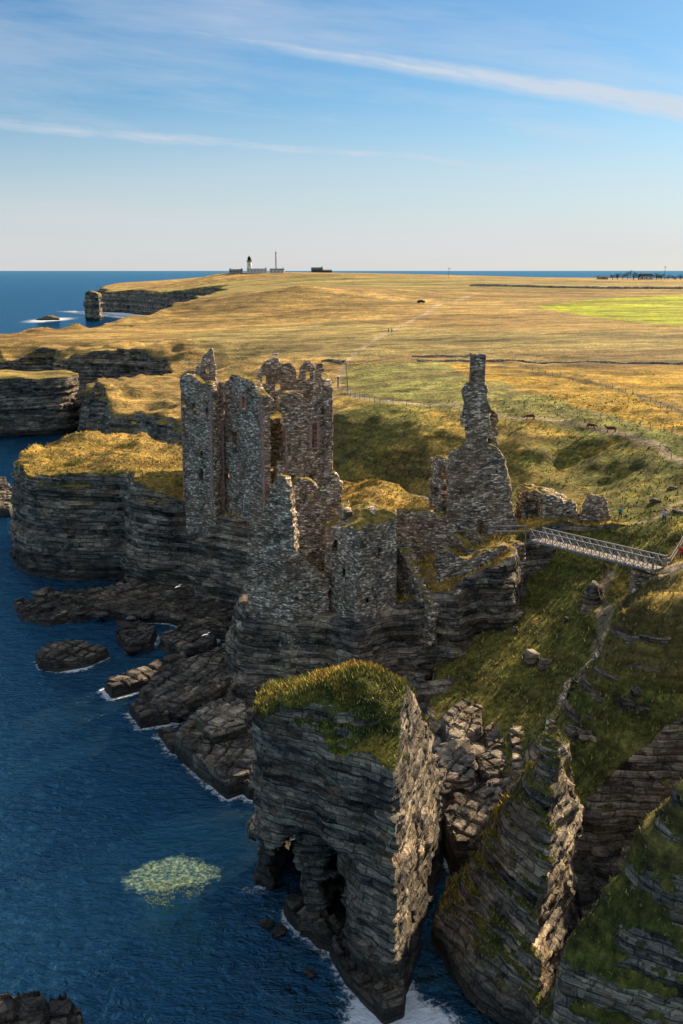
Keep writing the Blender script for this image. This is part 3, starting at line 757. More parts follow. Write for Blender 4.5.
class MB:
    def __init__(s): s.bm = bmesh.new(); s.u = 1
    def box(s, c, size, rot=None, taper=1.0):
        m = Matrix.Diagonal((*size, 1))
        r = bmesh.ops.create_cube(s.bm, size=1)['verts']
        if taper != 1:
            for v in r:
                if v.co.z > 0: v.co.x *= taper; v.co.y *= taper
        T = Matrix.Translation(c) @ (rot.to_4x4() if rot is not None else Matrix.Identity(4)) @ m
        bmesh.ops.transform(s.bm, matrix=T, verts=r); return s
    def bar(s, a, b, w, h=None, n=4):
        a = Vector(a); b = Vector(b); d = b-a; L = d.length
        if L < 1e-6: return s
        h = h or w
        q = d.to_track_quat('Z', 'X').to_matrix().to_4x4() if abs(d.normalized().z) > .99 else Matrix((d.normalized().cross(Vector((0, 0, 1))).normalized(), d.normalized().cross(d.normalized().cross(Vector((0, 0, 1)))).normalized(), d.normalized())).transposed().to_4x4()
        if n == 4: r = bmesh.ops.create_cube(s.bm, size=1)['verts']; sc = (w, h, L)
        else: r = bmesh.ops.create_cone(s.bm, cap_ends=True, segments=n, radius1=.5, radius2=.5, depth=1)['verts']; sc = (w, h, L)
        bmesh.ops.transform(s.bm, matrix=Matrix.Translation((a+b)/2) @ q @ Matrix.Diagonal((*sc, 1)), verts=r); return s
    def cyl(s, c, r0, r1, h, n=16, rot=None):
        v = bmesh.ops.create_cone(s.bm, cap_ends=True, segments=n, radius1=r0, radius2=r1, depth=h)['verts']
        T = Matrix.Translation(Vector(c)+Vector((0, 0, h/2))) @ (rot.to_4x4() if rot is not None else Matrix.Identity(4))
        bmesh.ops.transform(s.bm, matrix=T, verts=v); return s
    def ball(s, c, r, sc=(1, 1, 1), n=10):
        v = bmesh.ops.create_uvsphere(s.bm, u_segments=n, v_segments=max(6, n*2//3), radius=r)['verts']
        bmesh.ops.transform(s.bm, matrix=Matrix.Translation(c) @ Matrix.Diagonal((*sc, 1)), verts=v); return s
    def prism(s, pts, h, axis='Z', base=0):
        vs = [s.bm.verts.new((p[0], p[1], base)) for p in pts]; f = s.bm.faces.new(vs)
        e = bmesh.ops.extrude_face_region(s.bm, geom=[f])['geom']
        bmesh.ops.translate(s.bm, vec=(0, 0, h), verts=[v for v in e if isinstance(v, bmesh.types.BMVert)])
        return s
    def build(s, name, mat, parent=None, smooth=False, bevel=0):
        bmesh.ops.recalc_face_normals(s.bm, faces=s.bm.faces)
        if bevel:
            bmesh.ops.bevel(s.bm, geom=list(s.bm.edges), offset=bevel, segments=1, affect='EDGES', clamp_overlap=True)
        me = bpy.data.meshes.new(name); s.bm.to_mesh(me); s.bm.free()
        if smooth: me.polygons.foreach_set('use_smooth', [True]*len(me.polygons))
        me.materials.append(M[mat] if isinstance(mat, str) else mat)
        o = bpy.data.objects.new(name, me); C.objects.link(o)
        if parent is not None: o.parent = parent
        return o

def quoins(a, b, px_line, w0, w1, side, name, parent, seed, depth=.35):
    """dressed corner stones on the upright edge through the pixels px_line, laid along wall a-b"""
    (s0, z0), (s1, z1) = [plane_pt(a, b, *p) for p in px_line]
    L = math.hypot(b[0]-a[0], b[1]-a[1]); e = Vector(((b[0]-a[0])/L, (b[1]-a[1])/L, 0)); n = Vector((-e.y, e.x, 0))
    rnd = random.Random(seed); m = MB(); z = z1; k = 0
    rot = Matrix.Rotation(math.atan2(e.y, e.x), 3, 'Z')
    while z < z0:
        h = rnd.uniform(.28, .5); wd = (w0 if k % 2 else w1)*rnd.uniform(.7, 1.2)
        s = s0+(s1-s0)*(z0-z)/(z0-z1)
        c = Vector((a[0], a[1], 0))+e*(s+side*wd/2)+n*(depth/2-.16-rnd.uniform(0, .06)); c.z = z+h/2
        m.box(c, (wd, depth, h*1.02), rot)
        z += h; k += 1
    return put_child(m.build(name, 'pink', None, bevel=.03), parent)
def window_surround(a, b, box, t, parent, name='window_surround', depth=.3):
    x0, x1, y0, y1 = box; q = plane_pt(a, b, x0, y1); r = plane_pt(a, b, x1, y0)
    L = math.hypot(b[0]-a[0], b[1]-a[1]); e = Vector(((b[0]-a[0])/L, (b[1]-a[1])/L, 0)); n = Vector((-e.y, e.x, 0))
    rot = Matrix.Rotation(math.atan2(e.y, e.x), 3, 'Z'); m = MB(); rnd = random.Random(x0)
    for side, s in ((-1, q[0]), (1, r[0])):
        z = q[1]-.2; k = 0
        while z < r[1]+.2:
            h = rnd.uniform(.28, .42); wd = t*(1.5 if k % 2 else .9)
            c = Vector((a[0], a[1], 0))+e*(s+side*wd/2)+n*(depth/2-.2); c.z = z+h/2
            m.box(c, (wd, depth, h*1.03), rot); z += h; k += 1
    for z in (q[1]-.2, r[1]+.15):
        c = Vector((a[0], a[1], 0))+e*((q[0]+r[0])/2)+n*(depth/2-.23); c.z = z
        m.box(c, (r[0]-q[0]+t, depth, .3), rot)
    return put_child(m.build(name, 'pink', None, bevel=.03), parent)

def build_keep():
    Cc = (-11.5, 144.6); Rr = (-1.2, 151.3); L2 = (-17.6, 151.5); A = (-19.4, 149.5); B = (-24.6, 153)
    t = empty('ruined_tower_house', (-12, 151, 13), 'tall roofless tower house ruin with pink cornerstones and broken gables on the cliff edge', 'castle tower')
    main = ruin_mesh('tower_wall', [
        W(Cc, Rr, 1.5, 9, [(262,397),(266,394),(271,396),(275,400),(276,414),(281,414),(281,399),(285,393),(295,391),(304,396),(306,404),(315,405),(318,399),(325,395),(329,384),(333,388)],
          [(271.5,285,414,430),(268,286,424,450),(270,284,446,462),(270,277,456,502),(311.5,316.5,423,447),(293,295.5,476,483),(310,313,475,484),(322,324.5,408,413)]),
        W(L2, Cc, 1.5, 9, [(223,386),(227,380),(231,375),(238,376),(246,379),(252,382),(256,390),(259,395),(262,396)],
          [(242.5,245.5,397,408),(227,229,397,405),(232,236,433,452),(234,236,407,413),(226,228,470,478)]),
        W((-17.9, 160), (-3, 163), 1.2, 10, [(255,384),(259,374),(264,363),(270,360),(276,357),(283,365),(290,362),(295,368),(297,380),(299,380),(301,370),(306,361),(312,362),(316,374),(318,364),(322,364),(326,374),(329,392)],
          [(263,266,376,384),(276,281,384,390),(306,310,372,380)]),
        W((-1.5, 151.5), (-3.2, 162.5), 1.3, 10, [(333,388),(331,380),(328,375),(327,372)]),
        W((-17.4, 151.8), (-17.8, 161), 1.1, 10, [(224,388),(228,392),(233,396)]),
        dict(poly=[(-12.2,148.2),(-3,153.2),(-4,161.8),(-17,160),(-17,152.6)], zb=28.2, top=28.9),  # two unseen inner floors, added to block light behind the openings
        dict(poly=[(-12.2,148.2),(-3,153.2),(-4,161.8),(-17,160),(-17,152.6)], zb=20.2, top=20.9),
    ], 400, .2, .075, t, wobk=.5)
    wing = ruin_mesh('stair_wing', [
        W(B, A, 1.3, 9, [(180,378),(184,374),(190,374),(196,379),(200,383),(207,384),(212,385)],
          [(192,194,404,413),(205.5,207.5,402,404.5),(205.5,208,408,416),(182,184,398,406),(200,202,470,480),(200,201.5,452,458)]),
        W(A, L2, 1.2, 9, [(211,382),(216,381),(225,382)], [(215,218,433,450),(218,220,398,404)]),
        W((-23.4, 153.6), (-21, 161), 1.2, 10, [(187,378),(190,372),(195,370)]),
        W((-21.6, 158.5), (-17.6, 158.5), 1.2, 12, [(194,376),(196,366),(200,364),(203,356),(207,353),(211,348),(213,351),(215,362),(216,380)], [(206,208,368,374)]),
    ], 430, .2, .075, t, wobk=.5)
    for o in (main, wing): put_child(o, t)
    quoins(Cc, Rr, [(262,400),(265,522)], .55, .95, 1, 'corner_stones', t, 1)
    quoins(L2, Cc, [(262,400),(265,522)], .3, .55, -1, 'corner_stones', t, 2)
    quoins(Cc, Rr, [(332.5,404),(332,480)], .5, .9, -1, 'corner_stones', t, 3)
    quoins(B, A, [(212,392),(214,500)], .35, .7, -1, 'corner_stones', t, 4)
    quoins(B, A, [(181.5,392),(184,500)], .2, .45, 1, 'corner_stones', t, 5)
    quoins(A, L2, [(223,392),(224,520)], .3, .6, -1, 'corner_stones', t, 6)
    quoins(Cc, Rr, [(285,432),(285,500)], .25, .5, 1, 'corner_stones', t, 7)
    window_surround(Cc, Rr, (311.5,316.5,423,447), .55, t); window_surround(L2, Cc, (242.5,245.5,397,408), .35, t)
    # string course
    m = MB()
    # scaffold on the stair turret
    sc = empty('scaffold', (-20, 156.9, 22), 'grey pole scaffold against the dark stair turret behind the tower house', 'scaffolding')
    m = MB()
    P = lambda px, py, Y=157.4: Vector(aty(px, py, Y))
    for px in (189, 198, 207, 213): m.bar(P(px, 358), P(px, 384), .10, n=6)
    m.build('upright', 'steel', None); o = bpy.context.scene.collection.objects[-1]; put_child(o, sc)
    m = MB()
    for py in (363, 369, 376): m.bar(P(184, py), P(217, py+.5), .10, n=6); m.bar(P(186, py, 156.2), P(215, py+.5, 156.2), .10, n=6)
    o = m.build('rail', 'steel', None); put_child(o, sc)

def build_ruins():
    build_keep()
    # broken wall group left of the front tower
    t = ruin_mesh('castle_ruin', [
        W((-11.6, 115.2), (-5.4, 112.6), 1.6, 7, [(246,533),(252,527),(257,517),(264,505),(269,495),(273,486),(277,477),(281,477),(285,479),(287,489),(289,500),(291,514),(292,532),(294,552)],
          [(281,284,535,541),(262,264,560,565)]),
        W((-5.6, 112.8), (-5.0, 118), 1.4, 7, [(292,515),(296,520),(297,548)]),
        W((-5.8, 112.8), (-1.6, 114.0), 1.4, 7, [(288,550),(296,548),(303,558),(311,566),(318,570),(324,574),(330,574)]),
        dict(poly=[(-11.4,115.6),(-5.5,113.2),(-5.6,117.5),(-11.2,120.5)], zb=6, top=lambda x, y: 13.2-.5*np.abs(x+8), ztop=18),
    ], 500, .2, .13)
    tag(t, 'jagged broken castle wall rising to a ragged spike at the front left cliff edge', 'ruined wall')
    t = ruin_mesh('castle_ruin', [
        W((-5.4, 121.5), (.2, 122.5), 1.3, 9, [(293,520),(299,514),(305,505),(311,498),(318,494),(324,490),(327,484),(331,474),(335,471),(339,476),(342,482),(342,498),(341,520),(340,540)],
          [(333,335,510,516)]),
        W((-.4, 121.6), (0, 116), 1.2, 9, [(339,500),(342,512),(341,530),(338,545)]),
    ], 520, .2, .13)
    tag(t, 'rough stepped ruin wall with yellow lichen, between the ragged spike and the square front tower', 'ruined wall')
    t = ruin_mesh('castle_ruin', [W((-6.8, 132), (-2.6, 132.4), 1.2, 12, [(288,500),(289,486),(293,480),(300,477),(308,478),(315,484),(317,492),(316,512)], [(299,301.5,492,496)])], 540, .2, .11)
    tag(t, 'small round-topped stub of wall standing at the foot of the tower house', 'ruined wall')
    # square front tower
    t = ruin_mesh('ruined_front_tower', [
        dict(poly=[(-2.1,115.8),(1.8,110.6),(6.5,115.0),(6.9,121),(.5,121.5),(-2,119)], zb=6, ztop=25, slope=.012, top=lambda x, y: 22.0-.42*np.clip(1.2-x, 0, 4)+1.0*ss(3.6, .8, np.hypot(x-3, y-117.3)),
             cut=[lambda x, y, z: np.maximum(np.abs((x-4.5)*.73+(y-113.2)*.68)-.38, np.maximum(np.abs(z-18.6)-.5, (y-114.2))),
                  lambda x, y, z: np.maximum(np.abs(x+.7)-.22, np.maximum(np.abs(z-19.0)-.75, (y-115.4))),
                  lambda x, y, z: np.maximum(np.abs(x-.3)-.16, np.maximum(np.abs(z-16.2)-.5, (y-114.2))),
                  lambda x, y, z: np.maximum(np.abs(x-2.9)-.16, np.maximum(np.abs(z-13.2)-.4, (y-113.2)))])], 560, .2, .07)
    tag(t, 'squat square front tower of dark rubble stone with a grassy heap on top', 'castle tower')
    # courtyard walls right of it
    t = ruin_mesh('castle_ruin', [
        W((6.6, 119.5), (10.6, 112.4), 1.3, 7, [(396,548),(399,549),(403,556),(408,566),(413,576),(417,585),(421,594),(425,600),(429,606)]),
        W((7.2, 121), (9.2, 122.6), 1.2, 9, [(393,560),(396,545),(401,541),(407,540),(411,544),(413,560)])], 580, .2, .13)
    tag(t, 'low lichen-topped wall stepping down the cliff right beside the square front tower', 'ruined wall')
    t = ruin_mesh('castle_ruin', [
        W((7.5, 128), (14.0, 126.2), 1.5, 10, [(392,516),(399,510),(408,511),(417,512),(424,509),(432,513),(440,516),(447,521),(455,527),(457,540)]),
        W((13.6, 126), (16.3, 121.5), 1.4, 10, [(449,528),(455,535),(463,545),(470,551)]),
    ], 600, .2, .14)
    tag(t, 'thick crumbling courtyard wall left of the chimney ruin, sunk in shade', 'ruined wall')
    t = ruin_mesh('castle_ruin', [
        W((12.6, 118.2), (19, 119.6), 1.4, 9, [(438,560),(446,549),(453,551),(458,560),(462,556),(468,560),(476,557),(484,552),(493,548),(500,546),(506,552)]),
        W((18.6, 119.2), (22.6, 122.6), 1.3, 11, [(496,552),(503,545),(511,545),(519,541),(526,543)]),
    ], 620, .2, .16)
    tag(t, 'low rubble parapet with golden moss along the right-hand cliff edge of the courtyard', 'ruined wall')
    # gatehouse with the tall chimney
    g = empty('ruined_gatehouse', (17.8, 128.5, 16), 'ruined grey gatehouse gable with a very tall square chimney rising from it', 'gatehouse ruin')
    fa = (13.6, 127.6); fb = (22.6, 127.2)
    o = ruin_mesh('gable_wall', [
        W(fa, fb, 1.7, 11, [(449,454),(454,450),(459,447),(464,445),(467,440),(467,433),(463,430),(461,421),(463,412),(464.5,404),(463,397),(462,391),(465,388),(466,384),(472,384),(487,385),(488,391),(487.5,402),(491,408),(490,425),(488,444),(494,446),(500,451),(504,457),(505,466),(507,472),(507,482),(510,489),(510,500),(513,506),(513,515),(517,521),(517,530),(521,536)],
          [(463,465.5,427,432),(479,482,520,534),(496,498,470,474)])], 640, .2, .07, wobk=.5)
    put_child(o, g)
    o = ruin_mesh('side_wing', [
        W((11.6, 133.0), (13.6, 127.9), 1.2, 11, [(432,458),(436,456),(441,457),(446,460),(449,461)], [(440,445,468,480),(433.5,437,489,509),(441,446,488,512)]),
        W((22.1, 128.4), (22.3, 132.5), 1.4, 11, [(505,456),(508,470),(512,490)]),
        W((11.4, 133.4), (22, 133.4), 1.2, 11, [(431,458),(440,462),(450,470),(470,470),(490,470),(505,472)])], 660, .2, .09)
    put_child(o, g)
    o = ruin_mesh('chimney', [dict(W((16.2, 127.35), (18.1, 127.35), 1.7, 32, [(471.4,354),(478,354),(486.4,354)]), wob=.12),], 680, .16, .035)
    put_child(o, g)
    o = ruin_mesh('turret', [W((18.6, 129.4), (20.6, 129.4), 1.6, 24, [(486,413),(488,409),(493,409),(497,414),(497.5,428),(497,450)], [(490,493,414,417)]),
                             W((18.0, 129.1), (18.6, 129.1), 1.0, 30, [(484,384),(488,386),(488,412)])], 690, .18, .06)
    put_child(o, g)
    m = MB()
    q = [Vector((*aty(px, py, 127.45),)) for px, py in ((480, 469), (492, 461), (499, 462))]
    m.bar(q[0], q[1], .22, .16); m.bar(q[1], q[2], .3, .5); put_child(m.build('drip_ledge', 'slate', None), g)
    # low bench wall in front of the gable
    t = ruin_mesh('stone_parapet', [W((15.2, 125.4), (19.8, 123.4), .8, 14, [(461,529),(470,532),(482,537),(496,543)])], 700, .2, .05)
    tag(t, 'low smooth grey wall at the foot of the chimney gable', 'parapet')
    # outwork beyond the bridge
    t = ruin_mesh('ruined_outwork', [
        dict(poly=[(23.4,131),(26.2,129.8),(29.0,130.0),(31.2,131.4),(30.6,135.5),(24,136),(22.8,133.5)], zb=13, ztop=24, slope=.05, top=lambda x, y: 22.0-.2*np.abs(x-25.3)-.5*ss(27,29,x),
             cut=[lambda x, y, z: np.maximum(np.maximum(np.abs(x-25.0)-.85, (y-132.6)), np.hypot(np.maximum(z-20.2, 0), 0)-.6)]),
        dict(poly=[(30.2,130.2),(33.6,128.6),(36.6,129.6),(36.4,133.5),(31,134.5)], zb=13, ztop=23, slope=.22, top=lambda x, y: 22.2-.36*np.abs(x-31)),
    ], 720, .2, .26)
    tag(t, 'mossy broken outwork with a dark arched passage, past the far end of the footbridge', 'ruined wall')
# ------------------------------------------------------------------ bridge, fences, people, animals, buildings
def skin_obj(name, V, E, Rr, mat, parent=None, sub=1, root=0):
    me = bpy.data.meshes.new(name); me.from_pydata([tuple(v) for v in V], E, [])
    o = bpy.data.objects.new(name, me); C.objects.link(o)
    md = o.modifiers.new('skin', 'SKIN'); md.use_smooth_shade = True
    sk = me.skin_vertices[0].data if me.skin_vertices else None
    if sk is None:
        bpy.context.view_layer.objects.active = o
        bm = bmesh.new(); bm.from_mesh(me); bm.verts.layers.skin.verify(); bm.to_mesh(me); bm.free(); sk = me.skin_vertices[0].data
    for i, r in enumerate(Rr):
        sk[i].radius = (r, r) if not isinstance(r, tuple) else r; sk[i].use_root = (i == root)
    s = o.modifiers.new('sub', 'SUBSURF'); s.levels = sub; s.render_levels = sub
    me.materials.append(M[mat]); o.parent = parent
    return o
def person(loc, face, label, top, legs, h=1.72, stride=.12, arms=.25, group=None, prop=None):
    t = empty('person', loc, label, 'person', group); t.rotation_euler.z = face
    k = h/1.75; S = lambda *p: tuple(q*k for q in p)
    V = [S(0,0,.95), S(0,0,1.15), S(0,.01,1.38), S(0,.01,1.50), S(0,.02,1.56), S(0,.03,1.66), S(0,.02,1.73),
         S(.10,0,.92), S(.11,stride*.6,.50), S(.11,stride,.08), S(.11,stride+.16,.04), S(-.10,0,.92), S(-.11,-stride*.3,.50), S(-.11,-stride,.08), S(-.11,-stride+.16,.04),
         S(.19,.01,1.42), S(.24,-.02,1.14), S(.22,arms*.6,.92), S(.20,arms*.8,.84), S(-.19,.01,1.42), S(-.24,-.03,1.14), S(-.22,arms,.98), S(-.20,arms*1.2,.93)]
    E = [(0,1),(1,2),(2,3),(3,4),(4,5),(5,6),(0,7),(7,8),(8,9),(9,10),(0,11),(11,12),(12,13),(13,14),(2,15),(15,16),(16,17),(17,18),(2,19),(19,20),(20,21),(21,22)]
    Rr = [.14,.13,.15,.06,.055,.10,.06,.085,.06,.04,.04,.085,.06,.04,.04,.06,.045,.033,.035,.06,.045,.033,.035]
    skin_obj('body', V, E, [r*k for r in Rr], 'skin', t)
    V2 = [V[0],V[1],V[2],V[3],V[15],V[16],V[17],V[19],V[20],V[21]]
    skin_obj('jacket', V2, [(0,1),(1,2),(2,3),(2,4),(4,5),(5,6),(2,7),(7,8),(8,9)], [r*k for r in (.175,.165,.185,.08,.085,.066,.052,.085,.066,.052)], top, t)
    skin_obj('trousers', [V[0],V[7],V[8],V[9],V[11],V[12],V[13]], [(0,1),(1,2),(2,3),(0,4),(4,5),(5,6)], [r*k for r in (.16,.11,.08,.06,.11,.08,.06)], legs, t)
    skin_obj('hair', [S(0,.0,1.69), S(0,-.02,1.76), S(0,-.06,1.66)], [(0,1),(0,2)], [.105*k,.075*k,.075*k], 'hair', t)
    for s in (-1, 1):
        b = MB(); b.box(Vector(S(.11*s, (stride if s > 0 else -stride)+.06, .04)), S(.10, .28, .09)); b.build('shoe', 'black', t)
    return t
def quadruped(name, loc, face, label, cat, mat, L=1.7, group=None, head_low=True):
    t = empty(name, loc, label, cat, group); t.rotation_euler.z = face; k = L/1.7
    S = lambda *p: tuple(q*k for q in p)
    hz = .55 if head_low else 1.35
    V = [S(-.75,0,1.05), S(-.3,0,1.0), S(.25,0,.98), S(.65,0,1.05), S(1.0,0,1.1 if not head_low else .92), S(1.25,0,hz+.1), S(1.45,0,hz-.05),
         S(-.78,.2,.85), S(-.88,.22,.5), S(-.8,.22,.05), S(-.78,-.2,.85), S(-.7,-.22,.5), S(-.62,-.22,.05), S(.62,.2,.8), S(.66,.2,.42), S(.62,.2,.05), S(.62,-.2,.8), S(.7,-.2,.42), S(.74,-.2,.05), S(-1.0,0,1.0), S(-1.05,0,.55)]
    E = [(0,1),(1,2),(2,3),(3,4),(4,5),(5,6),(0,7),(7,8),(8,9),(0,10),(10,11),(11,12),(3,13),(13,14),(14,15),(3,16),(16,17),(17,18),(0,19),(19,20)]
    Rr = [.30,.36,.36,.31,.18,.14,.09,.17,.08,.055,.17,.08,.055,.13,.075,.055,.13,.075,.055,.05,.03]
    skin_obj('body', V, E, [r*k for r in Rr], mat, t, root=1)
    return t
def gull(loc, face, label, flying=True, span=1.25):
    t = empty('gull', loc, label, 'gull'); t.rotation_euler.z = face
    skin_obj('body', [(-.32,0,.0),(-.12,0,.02),(.1,0,.03),(.24,0,.08),(.34,0,.07)], [(0,1),(1,2),(2,3),(3,4)], [.03,.085,.09,.055,.015], 'gull', t, root=1)
    for s in (-1, 1):
        b = MB()
        if flying: P = [(.12,0,.05),(.18,.32*s,.16),(.05,.62*s,.10),(-.06,.62*s,.09),(0,.32*s,.14),(-.1,0,.05)]
        else: P = [(.12,.07*s,.06),(.0,.10*s,.08),(-.35,.05*s,.02),(-.3,.04*s,-.02),(.05,.09*s,-.03)]
        vs = [b.bm.verts.new(Vector(p)*(span/1.25)) for p in P]; f = b.bm.faces.new(vs)
        e = bmesh.ops.extrude_face_region(b.bm, geom=[f])['geom']; bmesh.ops.translate(b.bm, vec=(0, 0, .02), verts=[v for v in e if isinstance(v, bmesh.types.BMVert)])
        b.build('wing', 'grey' if not flying or s > 0 else 'gull', t)
    if not flying:
        for s in (-1, 1): b = MB(); b.bar((0, .03*s, -.22), (0, .03*s, .0), .02); b.build('leg', 'ochre', t)
    return t

def build_bridge():
    A = Vector(atz(531, 540, 18.0)); B = Vector(atz(652, 570, 19.3))
    t = empty('footbridge', A, 'grey steel truss footbridge with timber deck spanning the grassy gully to the castle', 'footbridge')
    d = (B-A); L = d.length; ex = d.normalized(); side = Vector((-ex.y, ex.x, 0)).normalized()
    if side.y < 0: side = -side
    up = Vector((0, 0, 1)); w = 1.9; H = 1.25; n = 15
    O = Vector((0, 0, 0))
    def P(s, q, z): return O+ex*s+side*q+up*z
    m = MB(); rot = Matrix((ex, side, ex.cross(side))).transposed()
    nb = 90
    for k in range(nb): m.box(P((k+.5)*L/nb, w/2, .0), (L/nb*.93, w-.12, .06), rot)
    for q in (.3, w-.3): m.bar(P(0, q, -.1), P(L, q, -.1), .12, .16)
    m.build('deck', 'deck', t)
    for q in (0, w):
        m = MB()
        for z, ww in ((-.12, .2), (H, .14), (H*.5, .05)): m.bar(P(0, q, z), P(L, q, z), ww*.8, ww)
        for k in range(n+1): m.bar(P(k*L/n, q, -.15), P(k*L/n, q, H), .09)
        for k in range(n):
            s0, s1 = k*L/n, (k+1)*L/n
            m.bar(P(s0, q, -.1), P(s1, q, H), .06); m.bar(P(s0, q, H), P(s1, q, -.1), .06)
        m.build('side_truss', 'steel', t)
    for k in range(0, n+1, 3):
        m = MB(); m.bar(P(k*L/n, -.25, -.22), P(k*L/n, w+.25, -.22), .12, .18); m.build('cross_beam', 'steel', t)
    for s in (-.1, L+.1):
        for q in (0, w): m = MB(); m.bar(P(s, q, -.3), P(s, q, H+.12), .16); m.build('end_post', 'steel', t)
    # masonry pier under the landward end
    e = A+ex*(L-1.6)+side*(w/2)
    c = A+ex*(L-2.0)+side*(.9)
    pa = [(c.x-1.5, c.y-1.0), (c.x+1.5, c.y-1.1), (c.x+1.6, c.y+1.1), (c.x-1.4, c.y+1.2)]
    o = ruin_mesh('bridge_pier', [dict(poly=pa, zb=12, top=18.55, slope=.04)], 760, .2, .05)
    tag(o, 'dark square masonry pier carrying the right-hand end of the footbridge', 'bridge pier')
    c = B+ex*1.1+side*.9
    pa = [(c.x-1.3, c.y-1.6), (c.x+2.4, c.y-2.0), (c.x+2.4, c.y+1.2), (c.x-1.0, c.y+1.6)]
    o = ruin_mesh('bridge_abutment', [dict(poly=pa, zb=14, top=19.0, slope=.05)], 770, .2, .1)
    tag(o, 'rough stone abutment where the footbridge meets the sandy path', 'abutment')
    return A, B

def ground_pts(pts, step=3.0):
    W_ = [Vector(gnd(*p)) for p in pts]; out = []
    for a, b in zip(W_[:-1], W_[1:]):
        n = max(1, int((b.xy-a.xy).length/step))
        for k in range(n):
            p = a.xy.lerp(b.xy, k/n); out.append(p)
    out.append(W_[-1].xy)
    X = np.array([p.x for p in out]); Y = np.array([p.y for p in out]); H = topo(X, Y)
    return [Vector((x, y, h)) for x, y, h in zip(X, Y, H)]
def fence(pts, step, label, h=1.15, w=.12, rails=(.5, 1.0), group='post and wire fences', mat='wood', wire=.025):
    P = ground_pts(pts, step); t = empty('wire_fence', P[0], label, 'fence', None)
    O = P[0]; rnd = random.Random(len(P))
    first = None
    for i, p in enumerate(P[:95]):
        if first is None:
            b = MB(); b.bar((0, 0, -.3), (0, 0, h), w, n=6); first = b.build('post', mat, t); o = first
        else: o = first.copy(); C.objects.link(o); o.parent = t
        o.location = p-O; o.rotation_euler = (rnd.uniform(-.06, .06), rnd.uniform(-.06, .06), rnd.random())
    m = MB()
    for z in rails:
        for a, b in zip(P[:-1], P[1:]): m.bar(a-O+Vector((0, 0, z)), b-O+Vector((0, 0, z)), wire)
    m.build('wire', 'steel' if wire < .05 else mat, t)
def field_wall(pts, label, h=1.0, w=.7, mat='land_wall'):
    P = ground_pts(pts, 2.5); n = len(P); V = []; rnd = random.Random(n)
    for i, p in enumerate(P):
        d = (P[min(i+1, n-1)]-P[max(i-1, 0)]); d.z = 0; d.normalize(); s = Vector((-d.y, d.x, 0)); hh = h*rnd.uniform(.7, 1.1); ww = w*rnd.uniform(.8, 1.2)
        for q, z in ((-ww*.6, -.6), (-ww*.45, hh*.85), (0, hh), (ww*.45, hh*.85), (ww*.6, -.6)): V.append(p+s*q+Vector((0, 0, z)))
    Q = [(i*5+j, (i+1)*5+j, (i+1)*5+j+1, i*5+j+1) for i in range(n-1) for j in range(4)]
    me = mesh_np('stone_dyke', np.array([tuple(v) for v in V], F32), np.array(Q), True, {'cover': ('FLOAT', np.full(len(V), .35))}, (M['masonry'],))
    tag(link('stone_dyke', me), label, 'stone dyke')

def tree(loc, h, w, label, seed, group='trees round the far farmstead'):
    t = empty('tree', loc, label, 'tree', group); rnd = random.Random(seed)
    m = MB(); m.bar((0, 0, -1), (0, 0, h*.6), w*.07, n=6)
    for k in range(4): a = rnd.random()*6.28; m.bar((0, 0, h*.35), (math.cos(a)*w*.3, math.sin(a)*w*.3, h*.7), w*.035, n=5)
    m.build('trunk', 'bark', t)
    m = MB(); cl = [(rnd.gauss(0, .2)*w, rnd.gauss(0, .2)*w, h*rnd.uniform(.4, .85), w*rnd.uniform(.16, .3)) for _ in range(9)]
    for k in range(260):
        x, y, z, r = rnd.choice(cl); v = Vector((rnd.gauss(0, 1), rnd.gauss(0, 1), rnd.gauss(0, .8))).normalized()*r*rnd.uniform(.5, 1.15)
        c = Vector((x, y, z))+v; s = w*.055
        q = [c+Vector((rnd.uniform(-s, s), rnd.uniform(-s, s), rnd.uniform(-s, s))) for _ in range(3)]
        m.bm.faces.new([m.bm.verts.new(p) for p in q])
    m.build('crown', 'leaf', t)

def house(name, loc, rot, L, Wd, H, roof, label, cat, wallm='white', roofm='slate', chim=1, wins=3, group=None, flat=False):
    t = empty(name, loc, label, cat, group); t.rotation_euler.z = rot
    m = MB(); m.box((0, 0, H/2-1), (L, Wd, H+2)); wl = m.build('wall', wallm, t)
    m = MB()
    if flat: m.box((0, 0, H+.2), (L+.4, Wd+.4, .4))
    else:
        vs = [m.bm.verts.new(p) for p in [(-L/2-.3,-Wd/2-.3,H),(L/2+.3,-Wd/2-.3,H),(L/2+.3,Wd/2+.3,H),(-L/2-.3,Wd/2+.3,H),(-L/2,0,H+roof),(L/2,0,H+roof)]]
        for f in ((0,1,5,4),(2,3,4,5),(1,2,5),(3,0,4),(3,2,1,0)): m.bm.faces.new([vs[i] for i in f])
    rf = m.build('roof', roofm, t)
    for k in range(chim):
        m = MB(); m.box(((-1)**k*L*.42, 0, H+roof+.4), (1, .8, 1.9)); c = m.build('chimney', wallm, rf)
    for k in range(wins):
        x = -L/2+L*(k+.5)/wins
        m = MB(); m.box((x, -Wd/2-.03, H*.55), (1.0, .12, 1.3)); m.build('window', 'glass', t)
    return t

